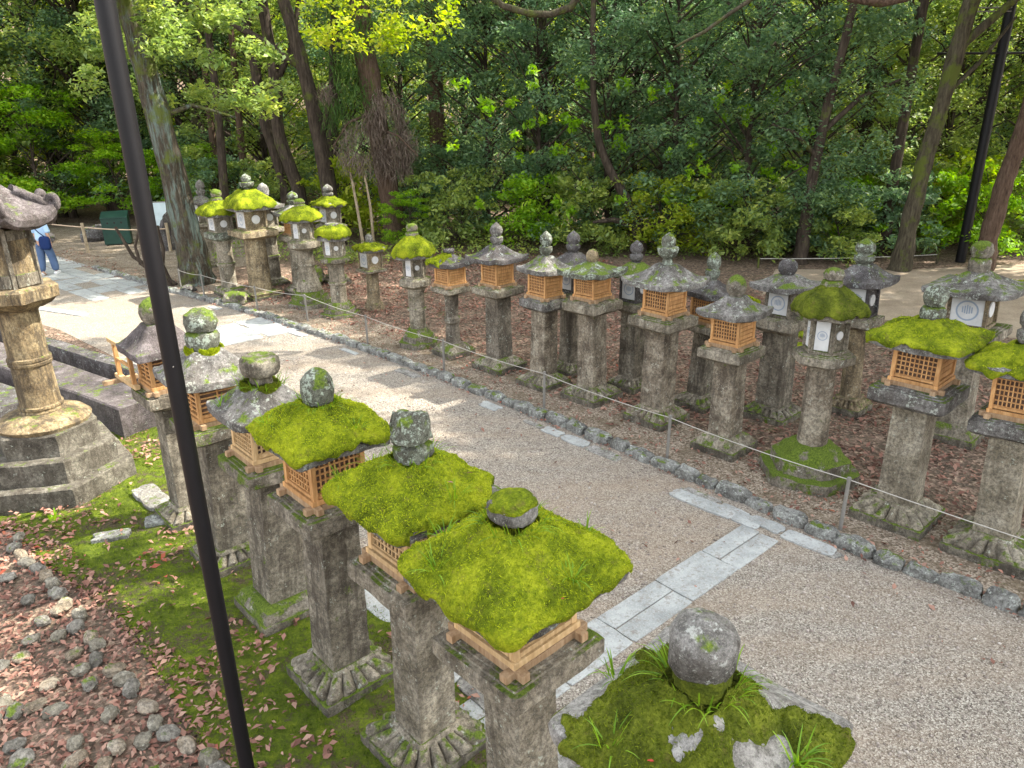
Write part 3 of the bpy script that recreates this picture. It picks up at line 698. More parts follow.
def emblem(b, c, a, r):
    """ring with small petals, flat on a face with outward direction a"""
    nx_, ny_ = math.cos(a), math.sin(a); tx_, ty_ = -ny_, nx_; n = 24; V = []; Fs = []
    for r_ in (r, r * 0.84):
        for k in range(n):
            th = 2 * math.pi * k / n; V.append((c[0] + tx_ * r_ * math.cos(th), c[1] + ty_ * r_ * math.cos(th), c[2] + r_ * math.sin(th)))
    Fs = [(k, (k + 1) % n, n + (k + 1) % n, n + k) for k in range(n)]
    b.add(V, Fs)
    for i in range(5):
        u = (i - 2) * r * 0.2; hh = r * (0.55 - 0.09 * abs(i - 2))
        b.add([(c[0] + tx_ * (u + q1), c[1] + ty_ * (u + q1), c[2] + q2) for q1, q2 in ((-r * .06, -hh * .6), (r * .06, -hh * .6), (r * .06, hh), (-r * .06, hh))], [(0, 1, 2, 3)])
def stone_box(root, z0, z1, w, mat, hexa=False, near=False, ph=0.0):
    h = w / 2; H_ = z1 - z0
    nS = 6 if hexa else 4
    ap = h if not hexa else h * 0.94
    sw = w if not hexa else 2 * ap * math.tan(math.pi / 6)
    sh = 'h' if hexa else 's'
    b = MB()
    b.add(*loft(dens([(z0 - 0.005, h), (z0 + 0.035, h), (z0 + 0.036, h - 0.03), (z1 - 0.04, h - 0.03), (z1 - 0.039, h), (z1 + 0.02, h)], .08), sh, 48, 0.003, random.random() * 30, p=26, ph=ph))
    fb = b.build('firebox', mat, root, smooth=True)
    for k in range(nS):
        if hexa: th = math.pi / 3 * k - ph; R_ = ap / math.cos(math.pi / 6) - 0.018
        else: th = math.pi / 4 + math.pi / 2 * k; R_ = (h - 0.022) * math.sqrt(2)
        b = MB(); b.box((R_ * math.cos(th), R_ * math.sin(th), z0 + H_ / 2), (0.042, 0.042, H_ - 0.07), rz=th + (math.pi / 4 if not hexa else 0))
        b.build('corner_post', mat, fb, bevel=0.004)
    for k in range(nS):
        if hexa: a = math.pi / 6 + math.pi / 3 * k - ph
        else: a = math.pi + k * math.pi / 2
        a0 = (a + ANG) % (2 * math.pi)
        if not (math.pi * 0.95 < a0 < math.pi * 2.05): continue
        nx_, ny_ = math.cos(a), math.sin(a); d = (ap if hexa else h) - 0.030 + 0.006
        left = a0 < math.pi * 1.42 and (not hexa or a0 < math.pi * 1.42)
        zc = z0 + H_ * 0.5
        if left:
            b = MB(); b.box((nx_ * (d + .004), ny_ * (d + .004), zc), (0.008, sw - 0.085, H_ - 0.095), rz=a); pw_ = b.build('paper_window', M_PAPER, fb)
            b = MB(); emblem(b, (nx_ * (d + 0.0105), ny_ * (d + 0.0105), zc), a, min(sw - 0.085, H_ - 0.095) * 0.36); b.build('crest', M_INK, pw_)
        else:
            n = 24; tx_, ty_ = -ny_, nx_; r = min(sw, H_) * 0.21
            V = [(nx_ * (d + .008) + tx_ * r * math.cos(t_), ny_ * (d + .008) + ty_ * r * math.cos(t_), zc + r * math.sin(t_)) for t_ in [2 * math.pi * q_ / n for q_ in range(n)]]
            V += [(v[0] - nx_ * .02, v[1] - ny_ * .02, v[2]) for v in V]
            b = MB(); b.add(V, [tuple(range(n))] + [(q_, (q_ + 1) % n, n + (q_ + 1) % n, n + q_) for q_ in range(n)]); b.build('round_window', M_PAPER, fb)

def roof_moss(parent, f, lift, half, shape, amount, near, mat, matb, seed, thick=0.035, edge=0.07, ph=0.0, patch=None):
    N_ = 160 if near else 72; Mr = 56 if near else 22
    V = []; 
    def thick_at(x, y, t):
        m = noise.noise(Vector((x * 3.5 + seed, y * 3.5, seed))) + 0.5 * noise.noise(Vector((x * 9 + seed, y * 9, 3)))
        cover = amount * 2.2 - 1.15 + m
        if patch: cover += patch(x, y)
        return max(-0.35, min(1.0, cover * 3.0))
    for j in range(Mr + 1):
        t = j / Mr * 1.0
        for k in range(N_):
            th = 2 * math.pi * k / N_; m = rad_shape(th, shape, 9.0, ph); cn = max((m - 1) / 0.38, 0) if shape == 's' else 0
            if t < 0.9: tt = t / 0.9; drop = 0; outw = 0
            else: tt = 1.0; e = (t - 0.9) / 0.1; drop = e * edge * (0.85 + 0.9 * noise.noise(Vector((math.cos(th) * 4 + seed, math.sin(th) * 4, 1)))); outw = 0.022 * math.sin(min(e * 1.6, 1) * math.pi / 2) - 0.012 * e * e
            z, h = f(tt); x = h * m * math.cos(th); y = h * m * math.sin(th)
            z += lift * cn ** 2 * tt ** 3
            tk = thick_at(x, y, tt)
            bump = 0.024 * noise.noise(Vector((x * 6 + seed, y * 6, 0))) + 0.014 * noise.noise(Vector((x * 18 + seed, y * 18, 2))) + (0.011 * noise.noise(Vector((x * 34, y * 34, seed))) + 0.007 * noise.noise(Vector((x * 75, y * 75, seed))) if near else 0)
            off = thick * tk * (1.0 if tt < .75 else 1 - .45 * ((tt - .75) / .25) ** 2) + (bump if tk > 0 else 0)
            o_ = 1 + (outw + max(off, -0.02) * 0.6 * (tt ** 4)) / max(h * m, .05)
            V.append(Vector((x * o_, y * o_, z + off - drop)))
    b = len(V); V.append(Vector((0, 0, f(0)[0] + thick)))
    Fs = [(j * N_ + k, j * N_ + (k + 1) % N_, (j + 1) * N_ + (k + 1) % N_, (j + 1) * N_ + k) for j in range(Mr) for k in range(N_)] + [(b, k, (k + 1) % N_) for k in range(N_)]
    # drop the faces that sit under the stone
    Fs = [fc for fc in Fs if any(thick_at(V[i].x, V[i].y, 1) > -0.3 for i in fc)]
    if sum(len(fc) == 4 for fc in Fs) < 4: return None
    b_ = MB(); b_.add(V, Fs); mo = b_.build('moss', mat, parent, smooth=True, angle=180)
    if True:
        Va = np.array([tuple(v) for v in V]); Q = np.array([fc for fc in Fs if len(fc) == 4])
        A = Va[Q]; nrm = np.cross(A[:, 2] - A[:, 0], A[:, 3] - A[:, 1]); ar = np.linalg.norm(nrm, axis=1); nn = nrm / (ar[:, None] + 1e-9)
        cnt = 36000 if near else 2600
        pick = rng.choice(len(Q), cnt, p=ar / ar.sum()); u = rng.random((cnt, 2))
        B = A[pick]; Pp = (B[:, 0] * ((1 - u[:, :1]) * (1 - u[:, 1:])) + B[:, 1] * (u[:, :1] * (1 - u[:, 1:])) + B[:, 2] * (u[:, :1] * u[:, 1:]) + B[:, 3] * ((1 - u[:, :1]) * u[:, 1:]))
        keep = np.array([thick_at(p[0], p[1], 1) > 0.05 for p in Pp]); Pp = Pp[keep]; nn2 = nn[pick][keep]
        Vb, Fb = blades(Pp, nn2 * 0.8 + np.array([0, 0, .35]), 0.014 if near else 0.022, 0.0048 if near else 0.011, 0.6)
        link('moss_fronds', np_mesh('moss_fronds', Vb, Fb), matb, mo) if False else None
        me = np_mesh('moss_fronds', Vb, Fb); fo = link('moss_fronds', me, matb, parent)
    return mo

def finial(root, z0, z1, w, kind, mat, seed, moss=0):
    H_ = z1 - z0; r = w / 2; b = MB()
    if kind == 'double':      # lotus ring under a pointed jewel
        R_ = [(z0 - .03, r * .75), (z0 + H_ * .06, r * .62), (z0 + H_ * .10, r * .80), (z0 + H_ * .22, r * 1.0), (z0 + H_ * .36, r * .98), (z0 + H_ * .40, r * .70), (z0 + H_ * .46, r * .72), (z0 + H_ * .52, r * .92), (z0 + H_ * .66, r * .97), (z0 + H_ * .80, r * .82), (z0 + H_ * .92, r * .40), (z1, r * .07)]
    elif kind == 'cup':
        R_ = [(z0 - .03, r * .55), (z0 + H_ * .18, r * .42), (z0 + H_ * .30, r * .85), (z0 + H_ * .48, r * 1.0), (z0 + H_ * .54, r * .96), (z0 + H_ * .57, r * .55), (z0 + H_ * .66, r * .66), (z0 + H_ * .80, r * .66), (z0 + H_ * .93, r * .36), (z1, r * .06)]
    elif kind == 'ball':
        R_ = [(z0 - .03, r * .65), (z0 + H_ * .06, r * .72), (z0 + H_ * .2, r * .93), (z0 + H_ * .45, r * 1.02), (z0 + H_ * .7, r * .92), (z0 + H_ * .88, r * .6), (z0 + H_ * .97, r * .25), (z1, r * .05)]
    elif kind == 'neckball':
        R_ = [(z0 + H_ * .22, r * .6), (z0 + H_ * .28, r * .84), (z0 + H_ * .40, r * .97), (z0 + H_ * .72, r * 1.0), (z0 + H_ * .85, r * .84), (z0 + H_ * .93, r * .60), (z0 + H_ * .965, r * .32), (z0 + H_ * .975, r * .24), (z1, r * .1)]
    elif kind == 'disc':
        R_ = [(z0 - .03, r * .62), (z0 + H_ * .30, r * .60), (z0 + H_ * .42, r * .95), (z0 + H_ * .55, r * 1.03), (z0 + H_ * .88, r * 1.02), (z1, r * .86)]
    elif kind == 'stack':
        R_ = [(z0 - .03, r * .75), (z0 + H_ * .1, r * .93), (z0 + H_ * .32, r * 1.0), (z0 + H_ * .42, r * .90), (z0 + H_ * .455, r * .62), (z0 + H_ * .49, r * .84), (z0 + H_ * .70, r * .96), (z0 + H_ * .88, r * .82), (z1, r * .35)]
    elif kind == 'rock':
        R_ = [(z0 - .03, r * .85), (z0 + H_ * .15, r * .9), (z0 + H_ * .34, r * .92), (z0 + H_ * .42, r * .50), (z0 + H_ * .5, r * .98), (z0 + H_ * .75, r * 1.0), (z0 + H_ * .92, r * .8), (z1, r * .45)]
    if kind == 'neckball':
        b.add(*loft(dens([(z0 - .04, r * .82), (z0 + H_ * .15, r * .84), (z0 + H_ * .34, r * .86)], .02), 'r', 36, .012, seed + 4, fscale=9)); b.build('finial_neck', M_MOSS_DK, root, smooth=True, angle=60); b = MB()
    a = {'rock': 0.035, 'stack': 0.016, 'disc': 0.015, 'neckball': 0.012}.get(kind, 0.006)
    pts = dens(R_, 0.03)
    b.add(*loft(pts, 'r', 36, a, seed, fscale=9.0))
    return b.build('finial', mat, root, smooth=True, angle=50)

LANT = {}
def lantern(key, loc, z, size, shp, label, group, box='wood', sides='lbbl', base='lotus', fin='double', moss=0.0, mats=None, near=False, tilt=0.0,
            pw=1.5, lift=0.03, eave=0.075, col='plain', rz=0.0, tufts=0, fincap=False, mossm=None, roofN=48, patch=None, thick=0.035, pale=False):
    mt = dict(base=M_STONE, shaft=M_STONE, plat=M_STONE, roof=M_STONE_GREY, fin=M_STONE_GREY, box=M_STONE)
    mt.update(mats or {})
    zb, zp, zx, ze, za, zt = z
    B, S, Pl, X_, R_, Fi = size
    az = math.atan2(loc[1], loc[0]); per = Vector((math.sin(az), -math.cos(az), 0))
    root = empty('stone_lantern', (loc[0], loc[1], 0))
    q = Matrix.Rotation(math.radians(tilt), 4, Vector((math.cos(az), math.sin(az), 0))) @ Matrix.Rotation(ANG + math.radians(rz), 4, 'Z')
    root.rotation_euler = q.to_euler()
    tag(root, label, 'stone lantern', group)
    sd_ = random.random() * 40; N_ = 72 if near else 48
    # base
    h = B / 2; b = MB(); s = S / 2
    zb = max(zb, 0.16)
    if base in ('lotus', 'slab'):
        b.add(*loft(dens([(-.05, h, 0, 70), (zb * .46, h, 0, 70), (zb * .49, h * .985, 0, 60)], .05), 's', N_, .005, sd_)); b.build('plinth', M_PLINTH, root, smooth=True, angle=30); b = MB()
    if base == 'lotus':
        b.add(*loft([(zb * .40, h * .93, 0, 40), (zb * .50, h * .93, .10, 14), (zb * .60, h * .90, .26, 9), (zb * .72, h * .80, .30, 7), (zb * .84, h * .68, .30, 6), (zb * .94, h * .58, .18, 6), (zb, s * 1.25, 0, 8), (zb + .03, s * 1.12, 0, 14)], 's', N_ * 4, 0.006, sd_, petals=18, p=22))
    elif base == 'slab':
        b.add(*loft(dens([(zb * .40, h * .95), (zb * .55, h * .93), (zb * .95, s * 1.5), (zb + .02, s * 1.2)], .06), 's', N_, 0.007, sd_, p=50))
    elif base == 'hex':
        b.add(*loft(dens([(-.05, h), (zb * .33, h), (zb * .34, h * .8), (zb * .68, h * .78), (zb * .72, h * .72), (zb * .95, h * .55), (zb + .04, s * 1.15)], .05), 'h', N_, 0.02, sd_, ph=0.3))
    elif base == 'hex2':
        b.add(*loft(dens([(-.05, h), (zb * .25, h * .99), (zb * .26, h * .82), (zb * .55, h * .8), (zb * .56, h * .66), (zb * .8, h * .62), (zb, s * 1.25)], .05), 'h', N_, 0.02, sd_, ph=0.3))
    elif base == 'round':
        b.add(*loft(dens([(-.05, h), (zb * .5, h * .95), (zb, s * 1.3)], .05), 'r', N_, 0.03, sd_))
    b.build('base', mt['base'], root, smooth=True, angle=28)
    # shaft
    b = MB(); L = zp - zb
    if shp[1] == 's':
        pts = dens([(zb - .05, s * 1.04), (zp + .02, s * .97)], .07); b.add(*loft(pts, 's', N_, 0.0045, sd_ + 3, p=70))
    else:
        if col == 'plain': R = [(zb - .05, s * 1.06), (zp + .02, s * .95)]
        elif col == 'ring': R = [(zb - .05, s * 1.1), (zb + L * .10, s), (zb + L * .46, s), (zb + L * .47, s * 1.18), (zb + L * .52, s * 1.18), (zb + L * .53, s), (zb + L * .93, s), (zb + L * .95, s * 1.15), (zp + .02, s * 1.15)]
        elif col == 'waist': R = [(zb - .05, s * 1.15), (zb + L * .07, s * 1.0), (zb + L * .40, s * .86), (zb + L * .44, s * 1.06), (zb + L * .52, s * 1.08), (zb + L * .56, s * .86), (zb + L * .92, s * .92), (zp + .02, s * 1.15)]
        elif col == 'flare': R = [(zb - .05, s * 1.55), (zb + L * .10, s * 1.45), (zb + L * .30, s * 1.12), (zb + L * .55, s * .95), (zb + L * .6, s * 1.05), (zb + L * .72, s * .9), (zp + .02, s * .95)]
        b.add(*loft(dens(R, .06), 'r', N_, 0.007, sd_ + 3))
    b.build('shaft', mt['shaft'], root, smooth=True, angle=30)
    # platform
    b = MB(); p_ = Pl / 2; T_ = zx - zp; ss = shp[2]
    R = [(zp - .01, s * 1.12), (zp + T_ * .08, p_ * .80), (zp + T_ * .26, p_ * .97), (zp + T_ * .30, p_), (zp + T_ * .82, p_), (zp + T_ * .88, p_ * .985), (zp + T_ * .885, p_ * .90), (zp + T_ * .95, p_ * .89), (zp + T_ * .955, p_ * .80), (zx, p_ * .79)]
    b.add(*loft(dens(R, .05), ss, N_, 0.007, sd_ + 6, p=45, ph=0.3))
    b.build('platform', mt['plat'], root, smooth=True, angle=30)
    # fire box
    if box == 'wood': wood_box(root, zx, ze + .03, X_, sides, near, pale)
    elif box == 'stone': stone_box(root, zx, ze + .03, X_, mt['box'])
    elif box == 'hex': stone_box(root, zx, ze + .03, X_, mt['box'], True, ph=0.3)
    # roof
    b = MB(); r_ = R_ / 2; rs = shp[3]
    f = roof_profile(ze + eave, za, r_, Fi * .45, pw)
    rings = [(ze + .004, r_ * .5, 0, 16, 0), (ze, r_ * .93, 0, 16, .8), (ze + .008, r_ * .985, 0, 14, 1), (ze + eave * .8, r_ * 1.0, 0, 14, 1), (ze + eave, r_ * .985, 0, 13, 1)]
    for i in range(1, 13):
        t = 1 - i / 12; zz, hh = f(t); rings.append((zz, hh * .985, 0, 12 if t > .2 else 8, t ** 3))
    b.add(*loft(rings, rs, N_ if not near else 96, 0.012, sd_ + 9, lift=lift, p=14, ph=0.3))
    ro = b.build('roof', mt['roof'], root, smooth=True, angle=40)
    if moss > 0:
        roof_moss(ro, f, lift, r_ * .99, rs, moss, near, mossm or M_MOSS, M_MOSSBLADE if (mossm or M_MOSS) is M_MOSS else M_MOSSBLADE_DK, sd_, thick, eave * .85, 0.3, patch)
    fo = finial(root, za, zt, Fi, fin, mt['fin'], sd_)
    if fincap:
        b = MB(); Hf = zt - za; b.add(*loft(dens([(za + Hf * .72, Fi * .40), (za + Hf * .86, Fi * .54), (zt, Fi * .50), (zt + .028, Fi * .34), (zt + .04, Fi * .1)], .02), 'r', 40, .014, sd_, fscale=12)); mc_ = b.build('moss_cap', M_MOSS, fo, smooth=True, angle=180)
    if tufts:
        for i in range(tufts):
            if i == 0: x, y, zz, nb, Lg = 0, 0, f(.12)[0] + thick * .8, 70, .16
            else:
                a = [4.2, 3.3, 5.6, 2.6, 0.4][i % 5] - ANG + random.uniform(-.2, .2); m = rad_shape(a, rs, 9); m = min(m, 1.22); x, y = r_ * .84 * m * math.cos(a), r_ * .84 * m * math.sin(a); zz = f(.86)[0] + thick * .7; nb, Lg = 22, .16
            V, Fs = grass_tuft(nb, Lg, 0.007, Fi * .60 if i == 0 else .035, .72 if i == 0 else 0)
            b = MB(); b.add([(v[0] + x, v[1] + y, v[2] + zz) for v in V], Fs); b.build('grass_tuft', M_GRASS, ro)
    LANT[key] = root
    return root

GF = 'stone lanterns in the front row beyond the path'; GB = 'stone lanterns standing behind the far front row'; GN = 'stone lanterns in the near row left of the path'
gr = dict(roof=M_STONE_GREY, fin=M_STONE_GREEN)
lantern('R1', (4.55, 6.05), (.20, 1.20, 1.38, 1.80, 2.02, 2.4), (.72, .30, .60, .36, .74, .2), 'ssss', 'square stone lantern with mossy roof cut by the right edge of the photo', GF, moss=.75, mats=dict(shaft=M_STONE_PALE2, plat=M_STONE_GREY), tilt=-2.5, thick=.04)
lantern('R2', (3.95, 6.70), (.20, 1.26, 1.47, 1.86, 2.09, 2.42), (.70, .32, .70, .43, .84, .22), 'ssss', 'large square lantern with bright moss roof over a wooden lattice box, second from the right', GF, moss=.9, mats=dict(shaft=M_STONE_PALE2, base=M_STONE_PALE2, roof=M_STONE_GREY, plat=M_STONE_GREY, fin=M_STONE_GREEN), tilt=0, thick=.04, fin='stack', pw=1.25)
lantern('R3', (3.40, 7.66), (.40, 1.36, 1.51, 1.90, 2.18, 2.42), (1.04, .31, .62, .42, .70, .22), 'hrhh', 'hexagonal lantern with shaggy olive moss roof, round column and very mossy tiered base', GF, box='hex', base='hex', moss=.9, mats=dict(shaft=M_STONE_WARM, base=M_STONE_MOSSY, fin=M_STONE_MOSSY, roof=M_STONE_MOSSY), mossm=M_MOSS_DK, fin='stack', thick=.05, lift=0, pw=.75)
lantern('R4', (2.64, 8.42), (.20, 1.17, 1.35, 1.72, 1.95, 2.20), (.60, .29, .58, .37, .68, .22), 'ssss', 'lantern with uneven grey roof, squat mossy knob and wooden box, beside the shaggy lantern', GF, moss=.12, mats=dict(shaft=M_STONE_WARM, roof=M_STONE_GREY, fin=M_STONE_MOSSY), fin='ball', tilt=-.5, base='slab', patch=lambda x, y: .95 if math.hypot(x - .20, y + .10) < .09 else -.3)
lantern('R5', (1.97, 9.38), (.20, 1.30, 1.49, 1.88, 2.15, 2.55), (.65, .32, .66, .40, .86, .27), 'ssss', 'tallest square lantern with broad upswept grey roof, cup shaped jewel and wooden box', GF, mats=dict(roof=M_STONE_GREY, fin=M_STONE_GREEN, shaft=M_STONE_WARM, base=M_STONE_WARM), fin='cup', tilt=1.0, lift=.05)
lantern('R6', (1.18, 10.25), (.20, 1.30, 1.50, 1.84, 2.03, 2.21), (.66, .30, .62, .37, .74, .17), 'ssss', 'square lantern with flat pale green roof topped by a single smooth stone ball', GF, mats=dict(shaft=M_STONE_WARM, roof=M_STONE_GREEN, fin=M_STONE_GOLD), fin='ball', tilt=-.8, pw=1.2, lift=.04)
lantern('R7', (0.49, 10.9), (.16, 1.20, 1.38, 1.76, 2.01, 2.37), (.62, .29, .56, .37, .64, .19), 'ssss', 'square lantern with grey pyramid roof and pointed green jewel, left of the flat roofed one', GF, mats=dict(shaft=M_STONE_WARM, roof=M_STONE_GREY, fin=M_STONE_GREEN, plat=M_STONE_GREY), tilt=1.2)
lantern('R8', (-0.20, 11.7), (.20, 1.23, 1.40, 1.79, 2.04, 2.40), (.66, .30, .61, .37, .76, .21), 'ssss', 'square lantern with dark upswept roof and white topped jewel', GF, mats=dict(shaft=M_STONE_DIM, roof=M_STONE_DARK, fin=M_STONE_GREY), lift=.05, base='slab')
lantern('R9', (-1.02, 12.5), (.20, 1.10, 1.23, 1.57, 1.76, 1.86), (.56, .26, .50, .38, .60, .18), 'srss', 'short lantern with dark roof without a jewel, moss patch and waisted round column', GF, moss=.35, mats=dict(shaft=M_STONE_DIM, roof=M_STONE_DARK, fin=M_STONE_DARK), fin='disc', col='waist', base='slab', patch=lambda x, y: .9 if x < -.02 and y > -.1 else -.5)
lantern('R10', (-1.70, 13.1), (.30, 1.08, 1.26, 1.62, 1.96, 2.22), (.72, .29, .56, .38, .72, .22), 'hrhh', 'hexagonal lantern with domed moss roof and ringed round column, right of the cedar trunk', GF, box='hex', base='hex', moss=.95, col='ring', mats=dict(base=M_STONE_MOSSY, fin=M_STONE_MOSSY), thick=.06, lift=0, fin='stack', pw=.72)
lantern('R11', (-2.98, 15.84), (.16, .82, .90, 1.27, 1.42, 1.65), (.42, .27, .48, .38, .56, .17), 'srss', 'small low lantern with two moss cushions on its flat roof and a ball on top', GF, box='stone', base='round', moss=.7, mats=dict(shaft=M_STONE_GOLD, base=M_STONE_GOLD, box=M_STONE_GOLD), fin='ball', thick=.05)
lantern('R12', (-3.63, 15.38), (.30, 1.12, 1.26, 1.60, 1.82, 1.94), (.80, .33, .60, .42, .66, .26), 'hrrr', 'lantern with thick mushroom like moss cap and ringed round column', GF, box='hex', base='hex2', moss=1.2, col='ring', mats=dict(base=M_STONE_MOSSY, plat=M_STONE_MOSSY), fin='disc', thick=.09, lift=0, pw=.6, eave=.1)
lantern('R13', (-4.5, 16.32), (.40, 1.26, 1.47, 1.86, 2.14, 2.34), (.95, .36, .70, .44, .84, .24), 'hrrh', 'hexagonal lantern with bright moss roof and flaring round column on a tall mossy stepped base', GF, box='hex', base='hex2', moss=1.0, col='flare', mats=dict(base=M_STONE_MOSSY, fin=M_STONE_MOSSY), fin='stack', thick=.06, lift=0, pw=.8)
lantern('R14', (-5.88, 17.2), (.16, 1.40, 1.60, 2.03, 2.42, 2.82), (.74, .50, .86, .52, .90, .33), 'srss', 'biggest mossy lantern of the far end with broad square platform and thick round column', GF, box='stone', base='slab', moss=1.1, mats=dict(shaft=M_STONE_GOLD, base=M_STONE_GOLD, plat=M_STONE_GOLD, box=M_STONE_GOLD, fin=M_STONE_GREEN), mossm=M_MOSS, fin='cup', thick=.07, pw=.72)
lantern('R15', (-6.75, 17.58), (.17, 1.31, 1.50, 1.85, 2.15, 2.46), (.60, .36, .62, .44, .80, .26), 'srss', 'lantern with mossy roof and moss ball, nearest the big lichen streaked tree', GF, box='stone', base='slab', moss=1.0, col='ring', mats=dict(fin=M_STONE_MOSSY, plat=M_STONE_GREEN), fin='stack', thick=.06, pw=.8)
lantern('B1', (5.64, 8.65), (.20, 1.30, 1.47, 1.88, 2.13, 2.49), (.63, .31, .74, .44, .97, .25), 'ssss', 'broad roofed grey lantern with round moon crest window standing behind the right hand mossy lantern', GB, box='stone', moss=.14, mats=dict(roof=M_STONE_GREY, fin=M_STONE_MOSSY, box=M_STONE_GOLD), fin='stack', tilt=-2, base='slab', patch=lambda x, y: .5 if x > .2 else -.4)
lantern('B2', (4.69, 9.55), (.21, 1.22, 1.37, 1.80, 2.05, 2.40), (.46, .25, .50, .36, .72, .26), 'srss', 'dark roofed lantern with green jewel and golden round column behind the shaggy hexagonal one', GB, box='stone', mats=dict(roof=M_STONE_DARK, fin=M_STONE_GREEN, shaft=M_STONE_GOLD, base=M_STONE_GOLD, box=M_STONE_DARK), tilt=-2)
lantern('B3', (3.59, 9.46), (.16, 1.22, 1.42, 1.78, 1.97, 2.18), (.64, .34, .56, .36, .72, .24), 'ssss', 'dark grey lantern with large white paper window and single round knob', GB, box='stone', mats=dict(roof=M_STONE_GREY, fin=M_STONE_DARK, shaft=M_STONE_BROWN, base=M_STONE_BROWN, box=M_STONE_BROWN), fin='ball', tilt=0)
lantern('B4', (2.67, 9.91), (.16, 1.10, 1.23, 1.60, 1.82, 2.20), (.54, .24, .54, .36, .62, .20), 'ssss', 'lantern with green jewel and brown wooden box half hidden behind the tallest one', GB, mats=dict(roof=M_STONE_DARK, fin=M_STONE_GREEN, shaft=M_STONE_BROWN), tilt=2.2)
lantern('B5', (1.84, 10.71), (.16, 1.20, 1.35, 1.71, 1.92, 2.24), (.53, .28, .50, .33, .60, .20), 'ssss', 'lantern with blue white paper window between the flat roofed and the tallest lantern', GB, box='stone', mats=dict(roof=M_STONE_MOSSY, fin=M_STONE_DARK, shaft=M_STONE_BROWN, box=M_STONE_DARK))
lantern('B6', (0.96, 11.47), (.16, 1.18, 1.34, 1.71, 1.95, 2.28), (.53, .26, .50, .33, .62, .22), 'ssss', 'dark lantern with stacked jewel and paper window just left behind the flat roofed one', GB, box='stone', mats=dict(roof=M_STONE_DARK, fin=M_STONE_DARK, shaft=M_STONE_BROWN, box=M_STONE_DARK), tilt=.8)
lantern('B7', (-5.02, 17.44), (.2, 1.23, 1.41, 1.85, 2.09, 2.40), (.57, .33, .60, .36, .80, .26), 'srss', 'grey roofed lantern with reddish wooden box close behind the flaring column lantern', GB, mats=dict(roof=M_STONE_GREY, fin=M_STONE_GREEN), tilt=1.5)
lantern('B8', (-4.41, 18.6), (.19, 1.30, 1.50, 1.90, 2.12, 2.44), (.55, .36, .58, .40, .66, .26), 'srss', 'mossy roofed lantern with square paper window partly hidden at the back between two trunks', GB, box='stone', moss=.9, mats=dict(box=M_STONE_BROWN), thick=.05)
lantern('B9', (-5.98, 18.6), (.16, 1.29, 1.46, 1.90, 2.15, 2.50), (.57, .35, .63, .41, .74, .27), 'srss', 'lantern with pale round jewel and ringed column behind the biggest mossy lantern', GB, box='stone', mats=dict(fin=M_STONE_PALE, shaft=M_STONE_BROWN), fin='ball', col='ring')
lantern('B10', (-8.63, 21.1), (.15, 1.12, 1.26, 1.75, 1.97, 2.42), (.58, .31, .56, .35, .68, .25), 'ssss', 'small far lantern with blue white window beside the big tree trunk', GB, box='stone', mats=dict(box=M_STONE_BROWN), tilt=3)

pl = dict(plat=M_STONE_BROWN, shaft=M_STONE_BROWN)
lantern('L1', (0.66, 2.00), (.2, 1.38, 1.55, 1.90, 2.16, 2.43), (.65, .28, .60, .40, .78, .23), 'ssss', 'nearest lantern at the bottom edge, olive mossy roof, bare pale rim and grey ball', GN, moss=.70, mats=dict(roof=M_STONE_PALE, fin=M_STONE_BALL), mossm=M_MOSS_DK, near=True, fin='neckball', tufts=4, thick=.035, pw=1.25, sides='llll', pale=True, tilt=-1, patch=lambda x, y: (-.9 if (y > .27 or x > .30) else .1))
lantern('L2', (0.03, 3.03), (.2, 1.40, 1.56, 1.90, 2.17, 2.32), (.66, .27, .62, .42, .82, .22), 'ssss', 'near lantern whose wide bright moss roof has a low moss capped disc on top', GN, moss=1.15, mats=dict(roof=M_STONE_GREY, fin=M_STONE_GREY), near=True, fin='disc', fincap=True, tufts=5, thick=.045, lift=0, pw=1.15, sides='llll', pale=True, tilt=-1.0)
lantern('L3', (-0.62, 3.86), (.18, 1.27, 1.46, 1.86, 2.11, 2.43), (.64, .28, .62, .42, .79, .24), 'ssss', 'near lantern with bright moss roof and jagged double rock on top', GN, moss=1.15, mats=dict(plat=M_STONE, roof=M_STONE_GREY, fin=M_STONE_GREEN), near=True, fin='rock', tufts=4, thick=.045, lift=0, pw=1.15, patch=lambda x, y: -1.6 if x - y > .64 or y < -.39 and x < -.2 else 0, sides='llll', pale=True, tilt=1.0)
lantern('L4', (-1.32, 4.52), (.20, 1.38, 1.57, 1.96, 2.19, 2.48), (.62, .30, .60, .40, .70, .22), 'ssss', 'near lantern with bright moss roof and round lichen spotted ball', GN, moss=1.15, mats=dict(plat=M_STONE_BROWN, shaft=M_STONE_BROWN, roof=M_STONE_GREY, fin=M_STONE_GREEN), near=True, fin='ball', tufts=4, thick=.06, pw=1.0, sides='llll', tilt=1.2, lift=-.02)
lantern('L5', (-2.03, 5.38), (.18, 1.29, 1.45, 1.80, 2.06, 2.28), (.60, .33, .60, .40, .68, .29), 'ssss', 'near lantern with bare cracked grey roof, grass round a flat topped knob', GN, moss=.30, mats=dict(plat=M_STONE_MOSSY, shaft=M_STONE_BROWN, base=M_STONE_MOSSY, roof=M_STONE_GREY, fin=M_STONE_BROWN), mossm=M_MOSS_DK, near=True, fin='disc', tufts=2, thick=.02, pale=True, sides='llll', base='slab', tilt=2.5, patch=lambda x, y: .9 if math.hypot(x, y) < .16 else -.6, pw=1.3)
